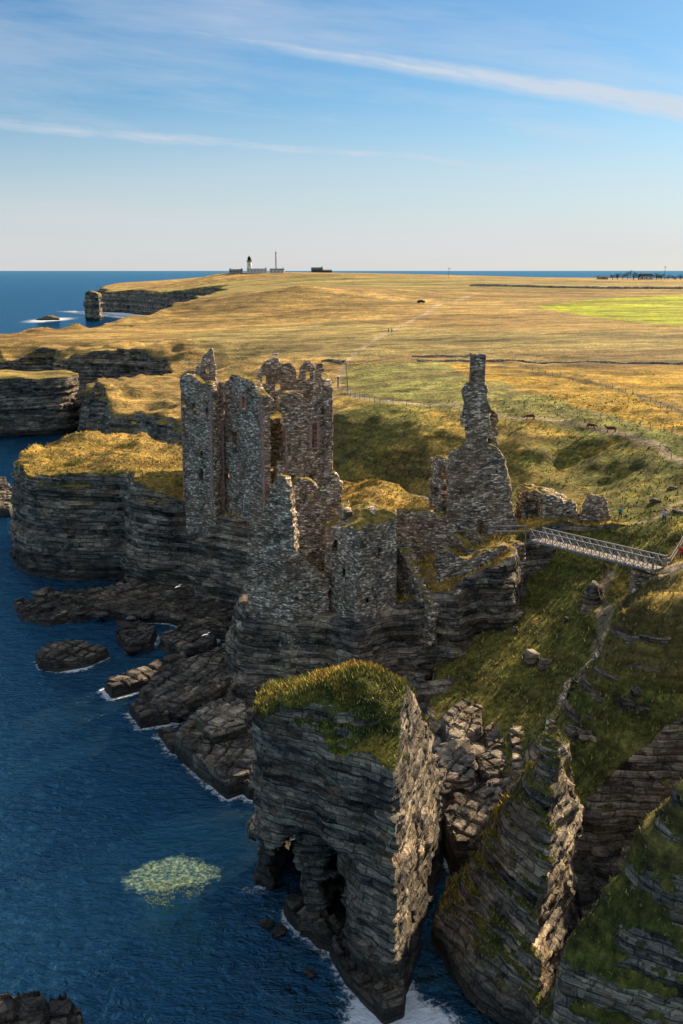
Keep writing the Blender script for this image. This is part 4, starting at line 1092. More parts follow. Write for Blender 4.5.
def build_far():
    def at(px, Y, dz=0):
        x = (px-341.5)/FOC*Y*.9735; return Vector((x, Y, float(topo(x, Y))+dz))
    Y0 = 1265
    # lighthouse
    p = at(249.5, Y0); t = empty('lighthouse', p, 'white lighthouse tower with ochre balcony band and black lantern on the far headland', 'lighthouse')
    m = MB(); m.cyl((0, 0, -2), 3.3, 2.6, 14.5, 20); m.build('tower', 'white', t, True)
    m = MB(); m.cyl((0, 0, 12.4), 3.0, 3.4, 1.6, 20); m.build('gallery', 'ochre', t)
    m = MB(); m.cyl((0, 0, 14), 2.1, 2.1, 3.2, 14); la = m.build('lantern', 'black', t)
    m = MB(); m.cyl((0, 0, 17.2), 2.5, .4, 2.0, 14); m.ball((0, 0, 19.4), .5); m.build('dome', 'black', la)
    m = MB()
    for k in range(10):
        a = k*.628; m.bar((3.2*math.cos(a), 3.2*math.sin(a), 14), (3.2*math.cos(a), 3.2*math.sin(a), 15.1), .12)
        b = a+.628; m.bar((3.2*math.cos(a), 3.2*math.sin(a), 15.1), (3.2*math.cos(b), 3.2*math.sin(b), 15.1), .12)
    m.build('railing', 'black', t)
    for z in (4, 9): m = MB(); m.box((0, -2.95, z), (.9, .4, 1.4)); m.build('window', 'glass', t)
    house('keepers_house', at(257, Y0-10), .05, 24, 8, 4.6, .8, 'long low white keepers house right of the lighthouse', 'house', chim=2, wins=6, flat=True)
    house('keepers_house', at(236, Y0-6), .05, 16, 8, 3.6, 1.2, 'low grey stone building left of the lighthouse', 'house', 'render', chim=2, wins=4)
    house('keepers_house', at(277, Y0-15), .02, 17, 7, 3.4, 1.6, 'white cottage at the foot of the radio mast', 'house', chim=1, wins=4)
    house('farm_building', at(317, Y0+20), .02, 14, 8, 3.4, 2.6, 'dark slate-roofed building on the skyline right of the mast', 'farm building', 'slate', chim=1, wins=2)
    house('farm_building', at(327, Y0+26), .02, 12, 7, 2.2, 1.4, 'low dark shed on the skyline, right end of the row', 'farm building', 'slate', chim=0, wins=1)
    p = at(276, Y0+8); t = empty('radio_mast', p, 'thin lattice radio mast between the lighthouse cottages', 'mast'); m = MB()
    for sx, sy in ((-1, -1), (1, -1), (0, 1)): m.bar((.9*sx, .9*sy, -1), (.25*sx, .25*sy, 24), .35)
    for k in range(10):
        z = k*2.4; s = .9-.65*z/24; s2 = .9-.65*(z+2.4)/24
        m.bar((-s, -s, z), (s2, -s2, z+2.4), .16); m.bar((s, -s, z), (-s2, -s2, z+2.4), .16)
    m.build('lattice', 'render', t); m = MB(); m.bar((0, 0, 24), (0, 0, 27), .2); m.bar((-1, 0, 22.5), (1, 0, 22.5), .5, .8); m.build('antenna', 'black', t)
    # farmstead and its shelter trees, right
    Yf = 960
    rnd = random.Random(3)
    spots = [(613, 5, 7), (618, 6, 8), (623, 6.5, 8), (628, 8, 7), (630.5, 10.5, 4), (634, 7, 8), (639, 6, 9), (652, 6, 8), (657, 7, 9), (662, 6, 8), (669, 4.5, 7), (676, 4.5, 8), (681, 5, 7)]
    pos = ['leftmost of the low round trees by the far farmstead', 'second low round tree from the left by the far farmstead', 'bushy tree left of the pointed tree at the farmstead', 'tree touching the pointed tree on its left', 'pointed taller conifer standing above the farmstead trees', 'tree touching the pointed tree on its right', 'low tree right of the pointed tree beside the gap', 'first tree right of the white farm cottage', 'broad dark tree, second right of the white cottage', 'round tree, third right of the white cottage', 'small tree at the foot of the far electricity pole', 'low wide tree right of the far electricity pole', 'tree at the right edge of the picture on the skyline']
    for i, ((px, h, w), l) in enumerate(zip(spots, pos)): tree(at(px, Yf+rnd.uniform(-15, 15), -.5), h, w, l, i)
    house('farmhouse', at(646, Yf), .03, 12, 6, 2.8, 2.4, 'dark-roofed white farm cottage in the gap of the far trees', 'house', chim=2, wins=3)
    house('farm_building', at(603, Yf+10), .03, 9, 6, 2.0, 1.4, 'tiny shed on the skyline left of the far farm trees', 'farm building', 'render', chim=0, wins=1)
    for px, h, l in ((665, 12, 'electricity pole rising above the far farm trees'), (449, 9, 'lone pole on the skyline in the middle of the plateau')):
        p = at(px, Yf); t = empty('utility_pole', p, l, 'utility pole'); m = MB(); m.bar((0, 0, -1), (0, 0, h), .35, n=6); m.build('pole', 'bark', t)
        m = MB(); m.bar((-1.4, 0, h-.8), (1.4, 0, h-.8), .2); m.build('crossarm', 'bark', t)
    # car and bush on the track
    p = Vector(gnd(421, 303)); t = empty('parked_car', p, 'small dark car parked on the moor beside the distant track', 'car'); t.rotation_euler.z = .3
    m = MB(); m.box((0, 0, .65), (4.2, 1.75, .7)); m.box((-.2, 0, 1.25), (2.3, 1.55, .6), taper=.8); m.build('body', 'carpaint', t, bevel=.12)
    m = MB(); m.box((-.2, 0, 1.25), (2.35, 1.4, .4)); m.build('window', 'glass', t)
    for sx in (-1.3, 1.3):
        for sy in (-.8, .8): m = MB(); m.cyl((0, 0, -.1), .34, .34, .2, 14); o = m.build('wheel', 'tyre', t); o.location = (sx, sy, .34); o.rotation_euler.x = math.pi/2

def build_props():
    A, B = build_bridge()
    # people
    person(gnd(620, 520), 2.4, 'walker in turquoise top and dark trousers on the grass beyond the footbridge, left of another', 'teal', 'trouser', 1.68)
    person(gnd(664, 524), 2.0, 'walker in pale blue top and brown trousers on the upper grass near the right edge', 'paleblue', 'brown', 1.78, stride=.16)
    q = Vector(atz(682, 553, 20.3)); q.z = float(topo(q.x, q.y)); person(tuple(q), 2.8, 'walker in bright red jacket at the right edge by the sandy path', 'red', 'brown', 1.8)
    person(gnd(388.6, 332), 1.5, 'left one of two distant walkers on the grassy track', 'trouser', 'trouser', 1.75)
    person(gnd(391.8, 332.5), 1.5, 'right one of two distant walkers on the grassy track', 'trouser', 'black', 1.82)
    for (px, py, f, l) in ((530, 421, 3.0, 'leftmost of three reddish animals beside the cliff-top path'), (591, 430, .2, 'middle one of three reddish animals, standing on the cliff-top path'), (611, 433, 2.8, 'rightmost of three reddish animals beside the cliff-top path')):
        quadruped('cow', gnd(px, py), f, l, 'cow', 'cow', 1.5, 'cows by the cliff path', head_low=(px != 611))
    gull(aty(178, 587, 118), -.3, 'white gull gliding over the dark cove left of the castle', True, 1.5)
    gull(aty(206, 635, 112), -.5, 'white gull flying low over the dark rock platform', True, 1.5)
    g = gull(aty(275.6, 354.6, 160.5), .5, 'grey gull perched on the highest broken gable', False); g.scale = (1.7, 1.7, 1.7)
    # fences and walls
    fence([(497,413),(530,412),(560,415),(600,420),(640,427),(683,441)], 3.2, 'line of thin posts along the upper side of the cliff-top path')
    fence([(505,424),(545,427),(575,429),(600,434),(625,440),(660,450),(683,470)], 5.0, 'sparse leaning posts along the seaward side of the cliff-top path')
    fence([(520,368),(560,377),(600,386),(640,401),(683,417)], 4.5, 'long wire fence between the pale and the golden field')
    fence([(346,364),(347,380),(348,396)], 2.2, 'short close-set fence at the left end of the pale field', w=.2)
    fence([(346,397),(380,404),(420,410),(450,413)], 3.2, 'fence along the lower edge of the pale field')
    field_wall([(417,361.5),(470,362),(560,363.5),(683,365)], 'dark drystone wall running right across the plateau behind the chimney', .55, .5)
    field_wall([(413,357),(440,356),(468,357)], 'short earthy bank just above the left end of the long dark wall', .55, 1.2)
    field_wall([(322,362),(330,361),(344,363)], 'short stretch of tumbled wall beside the gate at the tower house', .7, .6)
    field_wall([(470,286),(560,288),(683,289)], 'straight dark wall across the plateau above the bright green field', 1.6, 2)
    # gate post, sign
    p = Vector(gnd(338, 388)); t = empty('marker_post', p, 'dark upright marker post on the grass at the right corner of the tower house', 'post')
    m = MB(); m.bar((0, 0, -.3), (0, 0, 2.6), .35, n=6); m.build('post', 'black', t); m = MB(); m.ball((0, 0, 2.75), .28); m.build('cap', 'black', t)
    p = Vector(atz(344, 508, 17.2)); p.z = float(castle_top(p.x, p.y)); t = empty('information_board', p, 'small pale slanting information board on the grassy castle top', 'sign')
    m = MB(); m.box((0, 0, 1.0), (1.1, .75, .06), Matrix.Rotation(.5, 3, 'X')); m.build('panel', 'board', t)
    for s in (-.4, .4): m = MB(); m.bar((s, .1, -.3), (s, .1, 1.0), .1); m.build('leg', 'wood', t)
    # handrail beside the path on the right
    base = [Vector(atz(px, py, 20.4)) for px, py in ((664, 560), (671, 552), (679, 544), (690, 534))]
    for v in base: v.z = float(topo(v.x, v.y))
    t = empty('timber_handrail', base[0], 'weathered timber handrail climbing beside the sandy path at the right edge', 'railing')
    for v in base: m = MB(); m.bar(v-base[0]+Vector((0, 0, -.3)), v-base[0]+Vector((0, 0, 1.15)), .14); m.build('post', 'wood', t)
    for z in (.55, 1.05):
        for a, b in zip(base[:-1], base[1:]): m = MB(); m.bar(a-base[0]+Vector((0, 0, z)), b-base[0]+Vector((0, 0, z)), .09, .12); m.build('rail', 'wood', t)
    # railings in the courtyard and beside the gatehouse
    for pts, lab in (([(10.2,118.6),(13.6,119.6),(16.6,121.0)], 'thin steel safety railing across the shaded castle courtyard'), ([(19.0,124.6),(21,123.9),(22.9,123.6)], 'steel safety railing between the gatehouse and the footbridge')):
        base = [Vector((x, y, float(castle_top(x, y)))) for x, y in pts]
        t = empty('safety_railing', base[0], lab, 'railing')
        for v in base: m = MB(); m.bar(v-base[0]+Vector((0, 0, -.4)), v-base[0]+Vector((0, 0, 1.5)), .09); m.build('post', 'steel', t)
        for z in (.8, 1.45):
            m = MB()
            for a, b in zip(base[:-1], base[1:]): m.bar(a-base[0]+Vector((0, 0, z)), b-base[0]+Vector((0, 0, z)), .07)
            m.build('rail', 'steel', t)
    build_far()
# ------------------------------------------------------------------ loose rock
SHORE = []
def rock_piece(name, poly, ztop, label, cat, seed, res=.2, amp=.35, slope=.12, zb=-1.0, tilt=(0, 0), rot=None, tint=((.16,.14,.06),(.3,.22,.08)), bed=.8, cover=False, rough=.25):
    P = np.array(poly); c = P.mean(0); r = res
    if ztop < 6: SHORE.append(P)
    gx = np.arange(P[:, 0].min()-1.2, P[:, 0].max()+1.2, r); gy = np.arange(P[:, 1].min()-1.2, P[:, 1].max()+1.2, r)
    gz = np.arange(zb, ztop+1.6+3*abs(tilt[0])+3*abs(tilt[1]), r)
    if rot is None: rot = math.atan2(P[1, 1]-P[0, 1], P[1, 0]-P[0, 0])
    X, Y = np.meshgrid(gx, gy, indexing='ij')
    d2 = spoly(poly, X+.12*fb2(X, Y, 2.5, seed, 2), Y+.12*fb2(X, Y, 2.5, seed+1, 2))
    step = hsh(np.floor((X*math.cos(rot)+Y*math.sin(rot))/1.9).astype(np.int32), np.floor((-X*math.sin(rot)+Y*math.cos(rot))/1.5).astype(np.int32), (X*0).astype(np.int32), seed)-.5
    T = ztop+tilt[0]*(X-c[0])+tilt[1]*(Y-c[1])+rough*2.2*step+rough*fb2(X, Y, 1.8, seed+2, 3)
    cw = 2.3 if res > .19 else 1.9
    ux = (X*math.cos(rot)+Y*math.sin(rot))/cw+.5*fb2(X, Y, 5, seed+4, 2); uy = (-X*math.sin(rot)+Y*math.cos(rot))/(cw*.8)+.5*fb2(X, Y, 5, seed+5, 2)
    ed = np.minimum(np.abs(ux-np.round(ux)), np.abs(uy-np.round(uy)))
    T = T-.55*ss(.13, .03, ed)
    V, Q = solid(gx, gy, gz, d2, T, slope, seed, amp, rot, zref=ztop, bed=bed, band=2.0, topslope=.9)
    if not len(V): print('EMPTY', label); return
    o, N = land_object(name, V, Q, lambda x, y: x*0+(99 if not cover else ztop), tintcol=tint, cover_bias=0 if cover else -1)
    return tag(o, label, cat)
def build_rocks():
    Z = lambda pts, z: [atz(px, py, z)[:2] for px, py in pts]
    S = [
     ([(105,684),(150,668),(182,657),(190,664),(150,682),(112,692)], 1.5, 'long pale slab tilting into the sea, left end of the rock platform', 'slab', (.0,.02)),
     ([(140,694),(175,672),(205,660),(240,652),(245,676),(212,700),(178,714),(150,708)], 2.3, 'broad dark wet block with stepped top behind the long pale slab', 'slab', (.02,.02)),
     ([(130,708),(150,700),(172,704),(168,718),(140,722)], 1.5, 'rounded slab edge jutting into the foam below the broad dark block', 'slab', (0,0)),
     ([(176,742),(200,716),(232,706),(268,722),(275,752),(262,775),(228,787),(200,766)], 2.4, 'largest flat dark platform with a pale straight front edge above deep water', 'slab', (.0,.03)),
     ([(196,728),(222,716),(246,722),(246,738),(214,746)], 4.1, 'dark upper block resting on the largest flat platform', 'slab', (0,.03)),
     ([(236,776),(262,768),(285,780),(275,796),(250,792)], 1.4, 'small dark slab at the left foot of the tall stack', 'slab', (0,0)),
     ([(36,656),(58,645),(84,645),(108,652),(86,662),(56,667),(40,664)], 1.4, 'lone brown reef rock standing off the platform, farthest left', 'reef rock', (-.02,.03)),
     ([(116,634),(138,626),(156,632),(150,646),(128,650)], 1.5, 'dark rounded rock awash between the reef rock and the platform', 'reef rock', (0,0)),
     ([(160,640),(190,628),(215,634),(214,650),(182,656)], 2.0, 'dark hump of rock close under the cove cliff', 'reef rock', (0,0)),
     ([(14,604),(50,592),(100,596),(118,606),(86,618),(44,622),(20,616)], 1.0, 'low dark shelf awash at the foot of the grassy headland', 'rock shelf', (0,.03)),
     ([(70,600),(130,586),(200,588),(244,600),(250,640),(214,632),(170,618),(120,616)], 1.7, 'wide dark boulder shelf filling the back of the cove', 'rock shelf', (.0,.04)),
     ([(158,732),(178,728),(186,742),(172,750)], 1.0, 'small dark rock at the water edge left of the largest platform', 'slab', (0,0)),
     ([(-30,1014),(10,1002),(40,1000),(52,1008),(46,1040),(-30,1060)], 1.6, 'orange sunlit rock at the bottom left corner', 'reef rock', (0,.02)),
     ([(48,1006),(66,1002),(80,1014),(84,1034),(52,1040)], 1.3, 'grey slab beside the orange rock at the bottom left corner', 'reef rock', (-.04,.0)),
     ([(-30,480),(6,482),(14,492),(10,512),(-30,508)], 2.0, 'pale rock ledges at the left edge beyond the grassy headland', 'rock shelf', (0,0)),
     ([(284,906),(298,897),(318,914),(312,930),(296,922)], 1.3, 'pale block lying at the cave mouth of the tall stack', 'slab', (0,0)),
     ([(306,924),(322,916),(346,930),(340,944),(318,938)], 1.5, 'flat brown slab below the second cave of the tall stack', 'slab', (0,0)),
     ([(330,948),(350,938),(402,984),(398,1004),(376,1006),(346,978)], 1.2, 'long wet slab running out from the foot of the tall stack', 'slab', (-.03,.05)),
     ([(372,996),(388,986),(404,986),(402,1004),(384,1010)], 2.0, 'orange sunlit block at the front corner of the tall stack', 'slab', (0,0)),
    ]
    rock_piece('rock_shelf', [(14.5,83),(24,81.8),(34,80.5),(46,78.5),(48,72),(30,67.6),(22,64.2),(18.8,67),(18.6,74),(16,79)], 1.3, 'added boulder floor darkening the narrow gully between the fin and the right-hand ridge', 'rock shelf', 790, .3, .3, .1, rough=.4)  # floor added to darken the gully, covering the sky-reflecting sea
    for i, (pp, z, lab, cat, tl) in enumerate(S):
        nm = {'slab': 'rock_slab', 'reef rock': 'reef_rock', 'rock shelf': 'rock_shelf'}[cat]
        big = cat == 'rock shelf'
        rock_piece(nm, Z(pp, z*.5), z, lab, cat, 800+7*i, .35 if big else .2, .38 if big else .17, .10, tilt=tl, bed=.6, rough=.34 if big else .16)
    Bd = [
     ([(428,752),(446,738),(462,732),(478,744),(476,772),(446,780)], 4.6, 'angular boulder with a bright pointed top between the stack and the gully', (.02,.05)),
     ([(440,800),(462,784),(492,776),(504,800),(496,830),(456,834)], 4.2, 'large sunlit whaleback boulder left of the leaning fin', (.12,.05)),
     ([(440,712),(462,694),(484,700),(482,722),(452,732)], 5.0, 'dark blue-grey block at the foot of the castle cliff', (0,.05)),
     ([(452,722),(470,716),(480,726),(468,740),(454,738)], 4.2, 'small dark block wedged under the blue-grey block', (0,0)),
     ([(484,722),(498,712),(510,718),(506,738),(488,742)], 4.6, 'sunlit block at the top left of the paved boulders', (0,.05)),
     ([(508,722),(526,716),(536,728),(528,744),(512,740)], 5.4, 'sunlit flat block at the top right of the paved boulders', (0,.06)),
     ([(478,748),(500,742),(510,752),(502,768),(482,770)], 4.1, 'sunlit cracked block in the middle of the paved boulders', (0,.05)),
     ([(510,746),(528,746),(538,758),(528,774),(512,768)], 4.9, 'rounded sunlit block beside the foot of the path', (0,.05)),
     ([(490,776),(514,770),(528,782),(518,800),(494,800)], 4.0, 'long sunlit slab lowest among the paved boulders', (.03,.04)),
     ([(470,738),(484,738),(486,748),(474,754)], 4.0, 'small shadowed block left of the cracked block', (0,0)),
    ]
    for i, (pp, z, lab, tl) in enumerate(Bd):
        rock_piece('boulder', [(sum(q[0] for q in Z(pp, z))/len(pp)*.07+q[0]*.93, sum(q[1] for q in Z(pp, z))/len(pp)*.07+q[1]*.93) for q in Z(pp, z)], z-.5, lab, 'boulder', 950+7*i, .18, .26, .14, tilt=tl, bed=.9, rough=.14)
    # loose boulders on the grass, shaped by hand of noise
    L = [(592,608,1.25,.8,2.3,'tall leaning grey boulder under the footbridge beside the trodden path'),(531,662,1.3,.9,1.0,'dark boulder half sunk in the shaded green slope'),(545,668,.8,.6,.8,'pale grey rock beside the dark half-sunk boulder'),
         (524,594,.6,.4,.45,'small pale stone high on the shaded slope near the castle wall'),(515,632,.5,.35,.5,'small white stone on the shaded slope left of centre'),(566,622,.45,.35,.45,'small grey stone in the middle of the shaded slope'),
         (572,737,1.0,.7,.6,'pale pair of rocks below the path wall'),(586,740,.8,.6,.5,'grey rock right of the pale pair below the path wall'),(636,697,.8,.5,.5,'grey rock showing through turf on the right-hand slope'),
         (679,515,1.0,.7,.5,'grey outcrop beside the upper path at the right edge'),(655,502,.8,.6,.4,'pale scree block above the walker in pale blue'),(672,490,.8,.6,.4,'scree block high on the right bank under the plateau')]
    for i, (px, py, a, b, c, lab) in enumerate(L):
        p = gnd(px, py); bm = bmesh.new(); bmesh.ops.create_icosphere(bm, subdivisions=4, radius=1)
        co = np.array([v.co[:] for v in bm.verts], F32)
        k = np.maximum.reduce([np.abs(co@np.array(d, F32)) for d in ((1,.2,.1),(-.3,1,.2),(.1,-.2,1),(.6,.6,.5),(-.6,.5,.6),(.5,-.7,.5))])[:, None]
        n = 1+.10*vn3(co[:, 0], co[:, 1], co[:, 2]*2.5, .45, 1000+i)[:, None]
        co = co/np.maximum(k, .72)*.9*n*np.array((a, b, c), F32)
        for v, q in zip(bm.verts, co): v.co = q
        me = bpy.data.meshes.new('boulder'); bm.to_mesh(me); bm.free()
        me.attributes.new('cover', 'FLOAT', 'POINT'); tc = me.attributes.new('tint', 'FLOAT_COLOR', 'POINT')
        me.materials.append(M['land']); me.polygons.foreach_set('use_smooth', [True]*len(me.polygons))
        o = bpy.data.objects.new('boulder', me); C.objects.link(o); o.location = (p[0], p[1], p[2]+c*.35); o.rotation_euler = (.15*(i % 3-1), .35 if i == 0 else .1, i*1.3 if i else .4)
        tag(o, lab, 'boulder')
    build_shore_stones()
    # retaining wall that edges the lower path
    line = [Vector(gnd(px, py)) for px, py in ((604,648),(596,662),(586,672),(574,690),(560,712),(548,732),(538,752))]
    poly = []
    for i, p in enumerate(line):
        d = (line[min(i+1, len(line)-1)]-line[max(i-1, 0)]); s = Vector((-d.y, d.x, 0)).normalized()*.42; poly.append((p+s, p-s))
    pl = [(a.x, a.y) for a, _ in poly]+[(b.x, b.y) for _, b in reversed(poly)]
    zs = [p.z for p in line]
    tp = RBF([(p.x, p.y, p.z+.75) for p in line]+[(p.x+8, p.y-4, p.z+.75) for p in line[::3]])
    o = ruin_mesh('retaining_dyke', [dict(poly=pl, zb=min(zs)-1.5, ztop=max(zs)+1.5, top=lambda x, y: tp(x, y)+.35*fb2(x, y, 1.1, 77, 2))], 780, .18, .16)
    tag(o, 'crumbling dry stone wall edging the path down the gully', 'retaining wall')
    # weed bed just breaking the surface
    rnd = random.Random(5); b = bmesh.new()
    c = atz(170, 891, 0); n = 0
    while n < 900:
        u, v = rnd.uniform(-1, 1), rnd.uniform(-1, 1)
        if u*u+v*v > 1: continue
        x, y = c[0]+u*3.9, c[1]+v*3.6
        if float(fb2(np.array([x]), np.array([y]), .9, 1111, 3)[0])-1.5*(u*u+v*v)+.35 < 0: continue
        a = rnd.random()*6.28; r = rnd.uniform(.02, .06); z = rnd.uniform(.0, .05)
        vs = [b.verts.new((x+r*math.cos(a+k)*rnd.uniform(.6, 1.2), y+r*math.sin(a+k)*rnd.uniform(.6, 1.2), z+rnd.uniform(-.02, .05))) for k in (0, 2, 4)]
        b.faces.new(vs); n += 1
    me = bpy.data.meshes.new('seaweed'); b.to_mesh(me); b.free(); me.materials.append(M['weed'])
    tag(link('seaweed', me), 'patch of yellow-green seaweed floating in the dark water left of the stack', 'seaweed', kind='stuff')

def build_grass():
    """rough grass tussocks standing on the turf of the nearer ground"""
    rng = np.random.default_rng(4); VV = []; CC = []
    for V, N, cov, tc in TUFT:
        m = (cov > .62) & (V[:, 1] < 215) & (N[:, 2] > .12) & (V[:, 2] > 3)
        d = V[:, 1]
        p = np.where(m, np.where(d < 100, .55, np.where(d < 150, .42, .22)), 0)
        # no tussocks on the trodden paths
        path = tc[:, 2] > .16
        k = np.nonzero((rng.random(len(V)) < p) & ~path)[0]
        if not len(k): continue
        P = V[k].astype(float); n = len(k); col = tc[k]*rng.uniform(.45, 1.75, (n, 1))*np.array((1, 1, 1))
        dry = rng.random(n) < .28; col[dry] = col[dry]*.4+np.array((.34, .25, .09))*.6
        for b in range(4):
            a = rng.random(n)*6.283; L = rng.uniform(.14, .42, n)*np.where(d[k] < 70, .6, np.where(d[k] < 110, 1.0, 1.15)); w = L*rng.uniform(.16, .34, n); lean = rng.uniform(.1, .9, n)*L
            o = P+np.stack([rng.uniform(-.22, .22, n), rng.uniform(-.22, .22, n), np.full(n, -.06)], 1)
            s = np.stack([-np.sin(a)*w, np.cos(a)*w, a*0], 1); tip = np.stack([np.cos(a)*lean, np.sin(a)*lean, L], 1)
            VV.append(np.stack([o-s, o+s, o+tip], 1).reshape(-1, 3)); CC.append(np.repeat(col*rng.uniform(.8, 1.2, (n, 1)), 3, 0))
    V = np.concatenate(VV); c = np.clip(np.concatenate(CC), 0, .8)
    Q = np.arange(len(V)).reshape(-1, 3); print('blades', len(Q))
    tag(link('grass', mesh_np('grass', V, Q, False, {'tint': ('FLOAT_COLOR', c)}, (M['grass'],))), 'rough tussocky grass on the castle headland and gully slopes', 'grass', kind='stuff')

def stone_mesh(seed):
    bm = bmesh.new(); bmesh.ops.create_icosphere(bm, subdivisions=3, radius=1)
    rnd = np.random.default_rng(seed); co = np.array([v.co[:] for v in bm.verts], F32)
    D = rnd.normal(size=(9, 3)); D /= np.linalg.norm(D, axis=1)[:, None]; D = np.concatenate([D, [[0, 0, 1], [0, 0, -1]]])
    k = np.max(co@D.T.astype(F32)/rnd.uniform(.6, .95, 11).astype(F32)[None], axis=1)[:, None]
    co = co/np.maximum(k, .9)
    for v, q in zip(bm.verts, co): v.co = q
    me = bpy.data.meshes.new('shore_stone'); bm.to_mesh(me); bm.free()
    me.attributes.new('cover', 'FLOAT', 'POINT'); me.attributes.new('tint', 'FLOAT_COLOR', 'POINT'); me.materials.append(M['land'])
    return me
def build_shore_stones():
    meshes = [stone_mesh(i) for i in range(5)]; rnd = random.Random(11)
    spots = []
    for (x0, x1, y0, y1, n, g) in ((120, 248, 604, 660, 40, 0), (180, 255, 660, 720, 26, 0), (265, 345, 900, 985, 7, 1), (440, 500, 690, 800, 26, 2), (20, 120, 592, 618, 12, 0)):
        for _ in range(n): spots.append((rnd.uniform(x0, x1), rnd.uniform(y0, y1), g))
    L = [('small dark stone among the wet rubble under the castle cliff', 'small stones on the shore below the castle'), ('small stone in the shallows at the foot of the tall sea stack', 'small stones at the foot of the sea stack'), ('small stone wedged among the gully boulders behind the tall stack', 'small stones among the gully boulders')]
    for px, py, g in spots:
        x, y, _ = atz(px, py, (.7, .2, 3.0)[g])
        s = rnd.uniform(.35, 1.15)*(1, .6, .9)[g]
        o = bpy.data.objects.new('shore_stone', rnd.choice(meshes)); C.objects.link(o)
        o.location = (x, y, (.9, .15, 3.1)[g]+rnd.uniform(-.2, .5)*(g != 1)); o.scale = (s*rnd.uniform(.9, 1.6), s, s*rnd.uniform(.35, .6)); o.rotation_euler = (rnd.uniform(-.2, .2), rnd.uniform(-.2, .2), rnd.uniform(0, 6.28))
        tag(o, L[g][0], 'stone', L[g][1])
# ------------------------------------------------------------------ sea
def build_sea():
    ex = [250*1.35**k for k in range(18)]
    gx = np.concatenate([[-q for q in ex[:0:-1] if q > 460], np.arange(-440, -90, 5), np.arange(-90, 40, .8), np.arange(40, 248, 8), ex])
    gy = np.concatenate([[-2000, -300, 0, 30], np.arange(40, 200, .8), np.arange(200, 700, 5), np.arange(700, 1400, 9), [1400*1.25**k for k in range(18)]])
    X, Y = np.meshgrid(gx, gy, indexing='ij'); nx, ny = X.shape
    V = np.stack([X, Y, X*0], -1).reshape(-1, 3)
    idx = np.arange(nx*ny).reshape(nx, ny)
    Q = np.stack([idx[:-1, :-1], idx[1:, :-1], idx[1:, 1:], idx[:-1, 1:]], -1).reshape(-1, 4)
    x, y = V[:, 0], V[:, 1]
    near = np.abs(x) < 260
    sh = np.zeros(len(V)); fo = np.zeros(len(V))
    d = np.minimum(spoly(CROCK, x, y), spoly(COAST, x, y))
    d = np.minimum(d, spoly([(-8,74),(-3,63),(4,60),(9,78),(8,84),(-4,80)], x, y))
    shelf = spoly([(-34,128),(-34,112),(-22,100),(-12,92),(-5,84),(2,100),(-5,112),(-12,125)], x, y)
    n = fb2(x, y, 4, 301, 3)
    sh = .75*ss(7, 0, np.minimum(d, shelf)+2*n)+.3*ss(8, 0, spoly([(-9,72),(-4,60),(3,57),(9,60),(9,70),(0,70)], x, y)+1.5*n)
    sh = np.clip(sh, 0, 1)
    f1 = .9*ss(6.5, .3, np.hypot(x-4.5, (y-59.6)*1.1)+1.2*n)+.5*ss(2.2, .2, np.hypot(x+7.5, (y-76)*1.2)+n)*.6
    f2 = ss(1.6, 0, np.minimum(d, shelf)+.7*n)*.34
    f3 = ss(46, 2, np.hypot(x+300, (y-1073)*.35))*.62+ss(40, 5, np.abs(x+170+.0*y+25*np.sin(y/60)))*ss(1000, 880, y)*ss(540, 640, y)*.62+ss(60, 0, spoly([(-330,1300),(-262,1200),(-200,1090),(-186,1080),(-190,1100),(-260,1240)], x, y))*.5
    f4 = ss(26, 0, spoly(COAST, x, y)*1.0+10*fb2(x, y, 30, 333, 3))*ss(300, 420, y)*.75
    f5 = .5*ss(3, 0, np.hypot(x+16.5, (y-104)*1.3)+.8*n)+.45*ss(4, 0, np.hypot(x+36, (y-131)*.7)+.8*n)
    nn = np.abs(x+5) < 60
    ds = np.full(len(V), 99.0); kk = np.nonzero(nn & (y < 190) & (y > 50))[0]
    for P in SHORE: ds[kk] = np.minimum(ds[kk], spoly(P, x[kk], y[kk]))
    f2 = f2*.6+ss(1.3, 0, ds+.6*n)*(.30+.30*ss(-.1, .5, fb2(x, y, 9, 305, 2)))
    fo = np.clip(f1+f2+f3+f4+f5, 0, 1.2)
    me = mesh_np('sea', V, Q, True, {'shallow': ('FLOAT', sh), 'foam': ('FLOAT', fo), 'weed': ('FLOAT', ss(4.8, 1.2, np.hypot((x+14.4)*.92, (y-77.4)*1.15)+1.9*n))}, (M['sea'],))
    tag(link('sea', me), kind='structure')
    # sea floor far below keeps the water from ever showing a void
    V2 = np.array([(-60000, -3000, -6), (60000, -3000, -6), (60000, 60000, -6), (-60000, 60000, -6)], F32)
    tag(link('seabed', mesh_np('seabed', V2, np.array([[0, 1, 2, 3]]), False, {'cover': ('FLOAT', np.zeros(4)), 'tint': ('FLOAT_COLOR', np.zeros((4, 3)))}, (M['land'],))), kind='structure')

